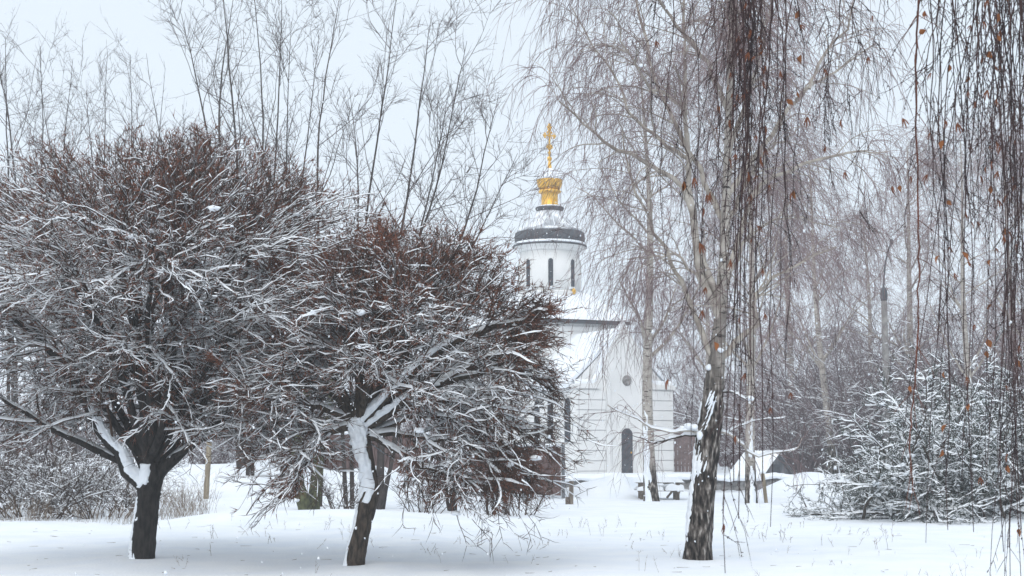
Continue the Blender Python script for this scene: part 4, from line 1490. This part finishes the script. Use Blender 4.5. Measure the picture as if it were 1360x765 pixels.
def street_lamp():
    b = gp(1180, 57)
    root = thing('street_lamp', b, 'grey concrete street lamp with thin curved arm rising from the brushwood', 'lamp')

    def part(n, VF, m, sm=True):
        return mesh_obj(n, VF, M[m], root, smooth=sm, world=False)
    part('pole', lathe([(.17, -.2), (.15, 3.0), (.12, 7.2)], 12), 'concrete')
    part('collar', lathe([(.13, 7.15), (.15, 7.25), (.14, 7.55), (.07, 7.7)], 12), 'grey_metal')
    P = spline([(0, 0, 7.5), (.02, 0, 8.0), (.08, 0, 8.6), (.20, 0, 9.1), (.34, 0, 9.5)], 14)[None]
    part('arm', tube(P, np.full((1, 14), .035), 6), 'grey_metal')
    part('lamp_head', xf(blobs(np.array([[0, 0, 0.]]), np.array([[.09, .06, .13]]), ICO2, RNG, .0), (.38, 0, 9.58)), 'grey_metal')


street_lamp()


# ------------------------------------------------------------------ near birch hanging into the picture from above
def near_birch():
    rg = np.random.default_rng(91)
    D0 = 7.6
    b = np.array([4.35, 7.9, g(4.35, 7.9) - .1])
    root = thing('weeping_birch', b, 'near weeping birch with dark hanging twigs holding catkins and few dry leaves', 'tree')
    TP = spline([b, b + [.05, 0, 2.5], b + [-.05, .1, 5.0], b + [.05, .1, 8.0], b + [.1, .1, 10.5]], 40)
    TR = np.interp(np.linspace(0, 1, 40), [0, .06, .5, 1], [.21, .17, .12, .02])
    mesh_obj('trunk', trunk_mesh(TP, TR, 18, .05, rg), M['birch'], root)
    limbs = [
        ([b + [0, 0, 4.6], (3.4, 7.7, 5.5), (2.4, 7.6, 5.85), (1.6, 7.6, 5.75), (1.0, 7.6, 5.45)], .07),
        ([b + [0, 0, 5.2], (3.3, 7.4, 6.2), (2.2, 7.0, 6.4), (1.2, 6.9, 6.0), (.6, 6.9, 5.5)], .06),
        ([b + [0, 0, 4.0], (3.7, 7.5, 4.7), (3.1, 7.3, 5.05), (2.6, 7.2, 4.9), (2.25, 7.2, 4.6)], .06),
        ([b + [0, 0, 3.6], (3.8, 7.1, 4.4), (3.2, 6.7, 4.75), (2.7, 6.5, 4.6)], .05),
        ([b + [0, 0, 4.4], (3.7, 8.6, 5.2), (3.1, 9.0, 5.6), (2.5, 9.2, 5.5)], .05),
    ]
    LP = np.stack([spline(c, 24) for c, r in limbs])
    LR = taper(np.array([r for c, r in limbs]), 24, .2)
    for i in range(len(LP)):
        mesh_obj('limb', tube(LP[i:i + 1], LR[i:i + 1], 8, .04, rg), M['bark_grey'], root)
    flat = LP.reshape(-1, 3)

    spec = []      # (px at the top of the frame, px at its end, end py)
    # dense curtain A
    for k in range(21):
        x = rg.choice([rg.normal(980, 16), rg.normal(1008, 36)])
        spec.append((x, x + rg.normal(-4, 9), rg.choice([rg.uniform(120, 330), rg.uniform(300, 520), rg.uniform(420, 600)], p=[.35, .35, .30]), 1.0))
    for x, xe, ye in [(978, 965, 764), (985, 968, 640), (1040, 1018, 700), (1052, 1040, 420), (960, 905, 430), (918, 912, 620), (896, 880, 380), (1062, 1048, 300), (1030, 1046, 480), (950, 930, 560), (944, 900, 300), (992, 976, 690), (1002, 986, 610), (972, 958, 560), (1012, 1002, 545), (1024, 1012, 640)]:
        spec.append((x, xe, ye, 1.0))
    # sparse ones in between
    for x, xe, ye in [(1090, 1095, 250), (1118, 1100, 190), (1172, 1180, 230), (1150, 1145, 330), (1175, 1110, 470), (870, 862, 150), (1135, 1130, 140)]:
        spec.append((x, xe, ye, .8))
    # dense curtain B at the right
    for k in range(54):
        x = rg.choice([rg.normal(1338, 26), rg.normal(1295, 30), rg.normal(1245, 22), rg.normal(1366, 22)], p=[.42, .20, .12, .26])
        spec.append((x, x + rg.normal(0, 14), rg.choice([rg.uniform(100, 350), rg.uniform(300, 560), rg.uniform(540, 770)], p=[.3, .35, .35]), 1.0))
    for x, xe, ye in [(1248, 1230, 720), (1290, 1280, 640), (1270, 1262, 560), (1335, 1322, 775), (1350, 1338, 775), (1358, 1345, 770), (1300, 1200, 560)]:
        spec.append((x, xe, ye, 1.0))
    n = 26
    P, R = [], []
    for (x0, x1, ye, w) in spec:
        d = D0 + rg.normal(0, .55)
        top = pix(x0, -20, d)
        end = pix(x1, ye, d + rg.normal(0, .15))
        # root it on the nearest limb point in plan, above the frame
        q = flat[np.argmin((flat[:, 0] - top[0]) ** 2 + .35 * (flat[:, 1] - d) ** 2 + 10 * (flat[:, 2] < top[2] + .1))]
        c = spline([q, q * .35 + top * .65 + np.array([0, 0, .10]), top, top * .55 + end * .45 + rg.normal(0, .02, 3), end], n)
        t = np.linspace(0, 1, n)[:, None]
        ph = rg.uniform(0, 6.28, 3)
        c = c + .018 * np.concatenate([np.sin(t * 17 + ph[0]), np.sin(t * 13 + ph[1]), 0 * t], 1) * np.minimum(1, t * 4)
        c[1:] += rg.normal(0, .0055, (n - 1, 3))
        P.append(c)
        R.append(rg.uniform(.0028, .0058) * w)
    P = np.stack(P)
    R = taper(np.array(R), n, .40)
    out = [tube(P, R, 4)]
    S, D, r, pi, t = offspring(P, R, 10, .3, .98, .65, rg, .3)
    P2 = grow(S, D, rg.uniform(.06, .38, len(S)) * rg.choice([1, 1.7], len(S), p=[.85, .15]), 6, .15, -.16, rg)
    R2 = taper(np.full(len(S), .0022), 7, .55)
    out.append(tube(P2, R2, 3))
    S, D, r, pi, t = offspring(P2, R2, 2, .2, .95, .7, rg, .25)
    P3 = grow(S, D, rg.uniform(.03, .14, len(S)), 3, .12, -.15, rg)
    out.append(tube(P3, taper(np.full(len(S), .0017), 4, .7), 3))
    # buds
    S, D, r, pi, t = offspring(P2, R2, 5, .1, 1, .5, rg)
    Pb = grow(S, D, np.full(len(S), .014), 2, .02, 0, rg)
    Rb = np.tile(np.array([.0018, .0032, .0006]), (len(S), 1))
    out.append(tube(Pb, Rb, 3))
    crown = mesh_obj('crown', join(out), M['twig_near'], root)
    # the long rusty strand
    c = [pix(x, y, 7.0) for x, y in [(1216, -130), (1220, -20), (1216, 100), (1219, 280), (1220, 400), (1216, 500), (1208, 570), (1212, 640)]]
    q = flat[np.argmin((flat[:, 0] - c[0][0]) ** 2 + (flat[:, 1] - 7) ** 2)]
    PR = spline([q] + c, 60)[None]
    PR[:, 2:] += rg.normal(0, .003, PR[:, 2:].shape)
    RR = taper([.0062], 60, .45)
    rs = [tube(PR, RR, 5)]
    S, D, r, pi, t = offspring(PR, RR, 26, .2, 1, .7, rg)
    Pt = grow(S, D, rg.uniform(.08, .3, len(S)), 5, .12, -.12, rg)
    rs.append(tube(Pt, taper(np.full(len(S), .0024), 6, .5), 3))
    mesh_obj('twig', join(rs), M['twig_rust'], root, label='long rusty red hanging twig')
    # catkins in threes and dry leaves
    cv = []
    for a, l in ((-.5, .030), (.45, .033), (.05, .036)):
        s = np.linspace(0, 1, 5)
        Pc = np.stack([np.sin(a) * s * l * (1 - .25 * s), .004 * np.sin(s * 3 + a), -s * l * np.cos(a) - .2 * l * s ** 2], 1)[None]
        cv.append(tube(Pc, np.array([[.0011, .0024, .0027, .0024, .0008]]), 4))
    cm = new_mesh('catkin', *join(cv))
    cm.materials.append(M['catkin'])
    ends = np.concatenate([P2[:, -1], Pt[:, -1]])
    infr = []
    for e in ends:
        px = 680 + e[0] / e[1] * FPX
        infr.append(860 < px < 1362 and e[2] < 4.3)
    ends = ends[np.array(infr)]
    pick = ends[rg.choice(len(ends), 130, False)]
    bl = np.array(root.location)
    for e in pick:
        o = bpy.data.objects.new('catkin', cm)
        COL.objects.link(o)
        o.parent = root
        o.location = tuple(e - bl)
        o.rotation_euler = (rg.normal(0, .25), rg.normal(0, .25), rg.uniform(0, 6.28))
        s = rg.uniform(.9, 1.5)
        o.scale = (s, s, s)
    # leaf: bent, pointed, with a stalk
    u = np.array([[0, 0], [.012, -.012], [.016, -.024], [.009, -.038], [0, -.052]])
    V = []
    for i, (w, z) in enumerate(u):
        c = .006 * math.sin(i * .8)
        V += [[-w, c + .007 * w / .016, z], [0, c - .003, z], [w, c + .005 * w / .016, z]]
    F = []
    for i in range(4):
        for j in (0, 1):
            F.append([i * 3 + j, i * 3 + j + 1, i * 3 + 4 + j, i * 3 + 3 + j])
    Vs, Fs = tube(np.array([[[0, .004, .022], [0, 0, 0]]]), np.full((1, 2), .0009), 3)
    lm = new_mesh('leaf', *join([(np.array(V), np.array(F)), (Vs, Fs)]))
    lm.materials.append(M['leaf'])
    spots = [(1318, 10), (1342, 33), (1326, 60), (1272, 75), (1301, 92), (1266, 175), (1244, 32), (1243, 0), (1075, 68), (1070, 112), (1072, 0), (1345, 5), (1265, 270), (1282, 338), (1311, 350), (1322, 408), (1305, 452),
             (1350, 480), (1258, 497), (1198, 558), (1226, 566), (1232, 582), (1330, 618), (1348, 708), (1318, 248), (1200, 250), (1061, 245), (1305, 470), (1243, 350), (1290, 540), (963, 130), (912, 238), (1050, 128), (960, 465), (1345, 300)]
    allp = np.concatenate([P2.reshape(-1, 3), P.reshape(-1, 3)[::2]])
    ppx = 680 + allp[:, 0] / allp[:, 1] * FPX
    ppy = 590 - (allp[:, 2] - CAMZ) / allp[:, 1] * FPX
    for (x, y) in spots:
        k = np.argmin((ppx - x) ** 2 + (ppy - y + 6) ** 2)
        o = bpy.data.objects.new('leaf', lm)
        COL.objects.link(o)
        o.parent = root
        o.location = tuple(allp[k] + np.array([0, 0, -.02]) - bl)
        o.rotation_euler = (rg.normal(0, .35), rg.normal(0, .45), rg.uniform(-.9, .9) + (math.pi if rg.random() < .5 else 0))
        s = rg.uniform(.75, 1.15)
        o.scale = (s * rg.uniform(.7, 1.1), s, s)


near_birch()


# ------------------------------------------------------------------ dry weeds poking out of the snow
def weeds():
    rg = np.random.default_rng(55)
    C = []
    for px, d in [(1235, 15), (1262, 14.2), (1290, 14.8), (1215, 16)]:
        C += [(px, d, .32, 7)]
    for k in range(70):
        px = rg.uniform(230, 1300)
        d = rg.uniform(15, 30)
        C.append((px, d, rg.uniform(.12, .34), rg.integers(1, 5)))
    for k in range(40):          # pale stems at the foot of the thicket
        C.append((rg.uniform(195, 275), rg.uniform(31, 37), rg.uniform(.4, 1.0), 6))
    for k in range(30):
        C.append((rg.uniform(-20, 200), rg.uniform(30.5, 31.8), rg.uniform(.3, .6), 6))
    out = []
    for (px, d, h, n) in C:
        b = np.array(gp(px, d, -.02))
        n = int(n)
        S = b + np.concatenate([rg.normal(0, .07 * (1 + d / 20), (n, 2)), np.zeros((n, 1))], 1)
        D = np.concatenate([rg.normal(0, .35, (n, 2)), np.ones((n, 1))], 1)
        P = grow(S, D, h * rg.uniform(.6, 1.2, n), 6, .10, 0, rg)
        R = taper(np.full(n, .0022 if d < 22 else .0035), 7, .5)
        out.append(tube(P, R, 3))
        S, D, r, _, t = offspring(P, R, 4, .4, 1, .7, rg)
        out.append(tube(grow(S, D, h * rg.uniform(.15, .35, len(S)), 3, .15, 0, rg), taper(np.full(len(S), .0016 if d < 22 else .0028), 4, .6), 3))
    n = 170
    px, d = rg.uniform(-20, 1380, n), rg.uniform(15, 29, n)
    S = np.array([gp(a, b, .006) for a, b in zip(px, d)])
    a = rg.uniform(0, 6.28, n)
    P = grow(S, np.stack([np.cos(a), np.sin(a), np.zeros(n)], 1), rg.uniform(.04, .22, n), 4, .2, 0, rg)
    P[:, :, 2] = ground(P[:, :, 0], P[:, :, 1]) + .006
    out.append(tube(P, taper(np.full(n, .0035), 5, .5), 3))
    o = mesh_obj('dry_weeds', join(out), M['weed'])
    tag(o, 'thin dry weed stems poking out of the snow', 'weeds', kind='stuff')


weeds()


# ------------------------------------------------------------------ falling snow and hazy winter air
def snowfall():
    rg = np.random.default_rng(8)
    n = 14000
    d = rg.uniform(5.0 ** 2.2, 34 ** 2.2, n) ** (1 / 2.2)
    x = rg.uniform(-1, 1, n) * (d * .42 + 1.5)
    z = rg.uniform(.15, 1, n) * (d * .36 + 2.2)
    C = np.stack([x, d, z], 1)
    s = (.0026 + rg.gamma(2.0, .0010, n))[:, None] * np.array([1, 1, 1.3])
    V0 = np.array([[1, 1, 1], [-1, -1, 1], [-1, 1, -1], [1, -1, -1]], float) * .8
    F0 = np.array([[0, 1, 2, -1], [0, 3, 1, -1], [0, 2, 3, -1], [1, 3, 2, -1]])
    o = mesh_obj('falling_snow', blobs(C, s, (V0, F0), rg, .2), M['snow_light'])
    tag(o, 'small white snowflakes falling through the air', 'snowflakes', kind='stuff')


snowfall()


def haze():
    m = bpy.data.materials.new('winter_haze')
    m.use_nodes = True
    N, Lk = m.node_tree.nodes, m.node_tree.links
    N.clear()
    o = N.new('ShaderNodeOutputMaterial')
    v = N.new('ShaderNodeVolumePrincipled')
    v.inputs['Color'].default_value = (.93, .955, .985, 1)
    v.inputs['Density'].default_value = .0015
    v.inputs['Anisotropy'].default_value = 0.0
    Lk.new(v.outputs[0], o.inputs['Volume'])
    b = mesh_obj('haze', box(-440, 440, -75, 440, -4, 32), m, smooth=False)
    tag(b, 'pale hazy air full of fine snow', 'haze', kind='stuff')


haze()
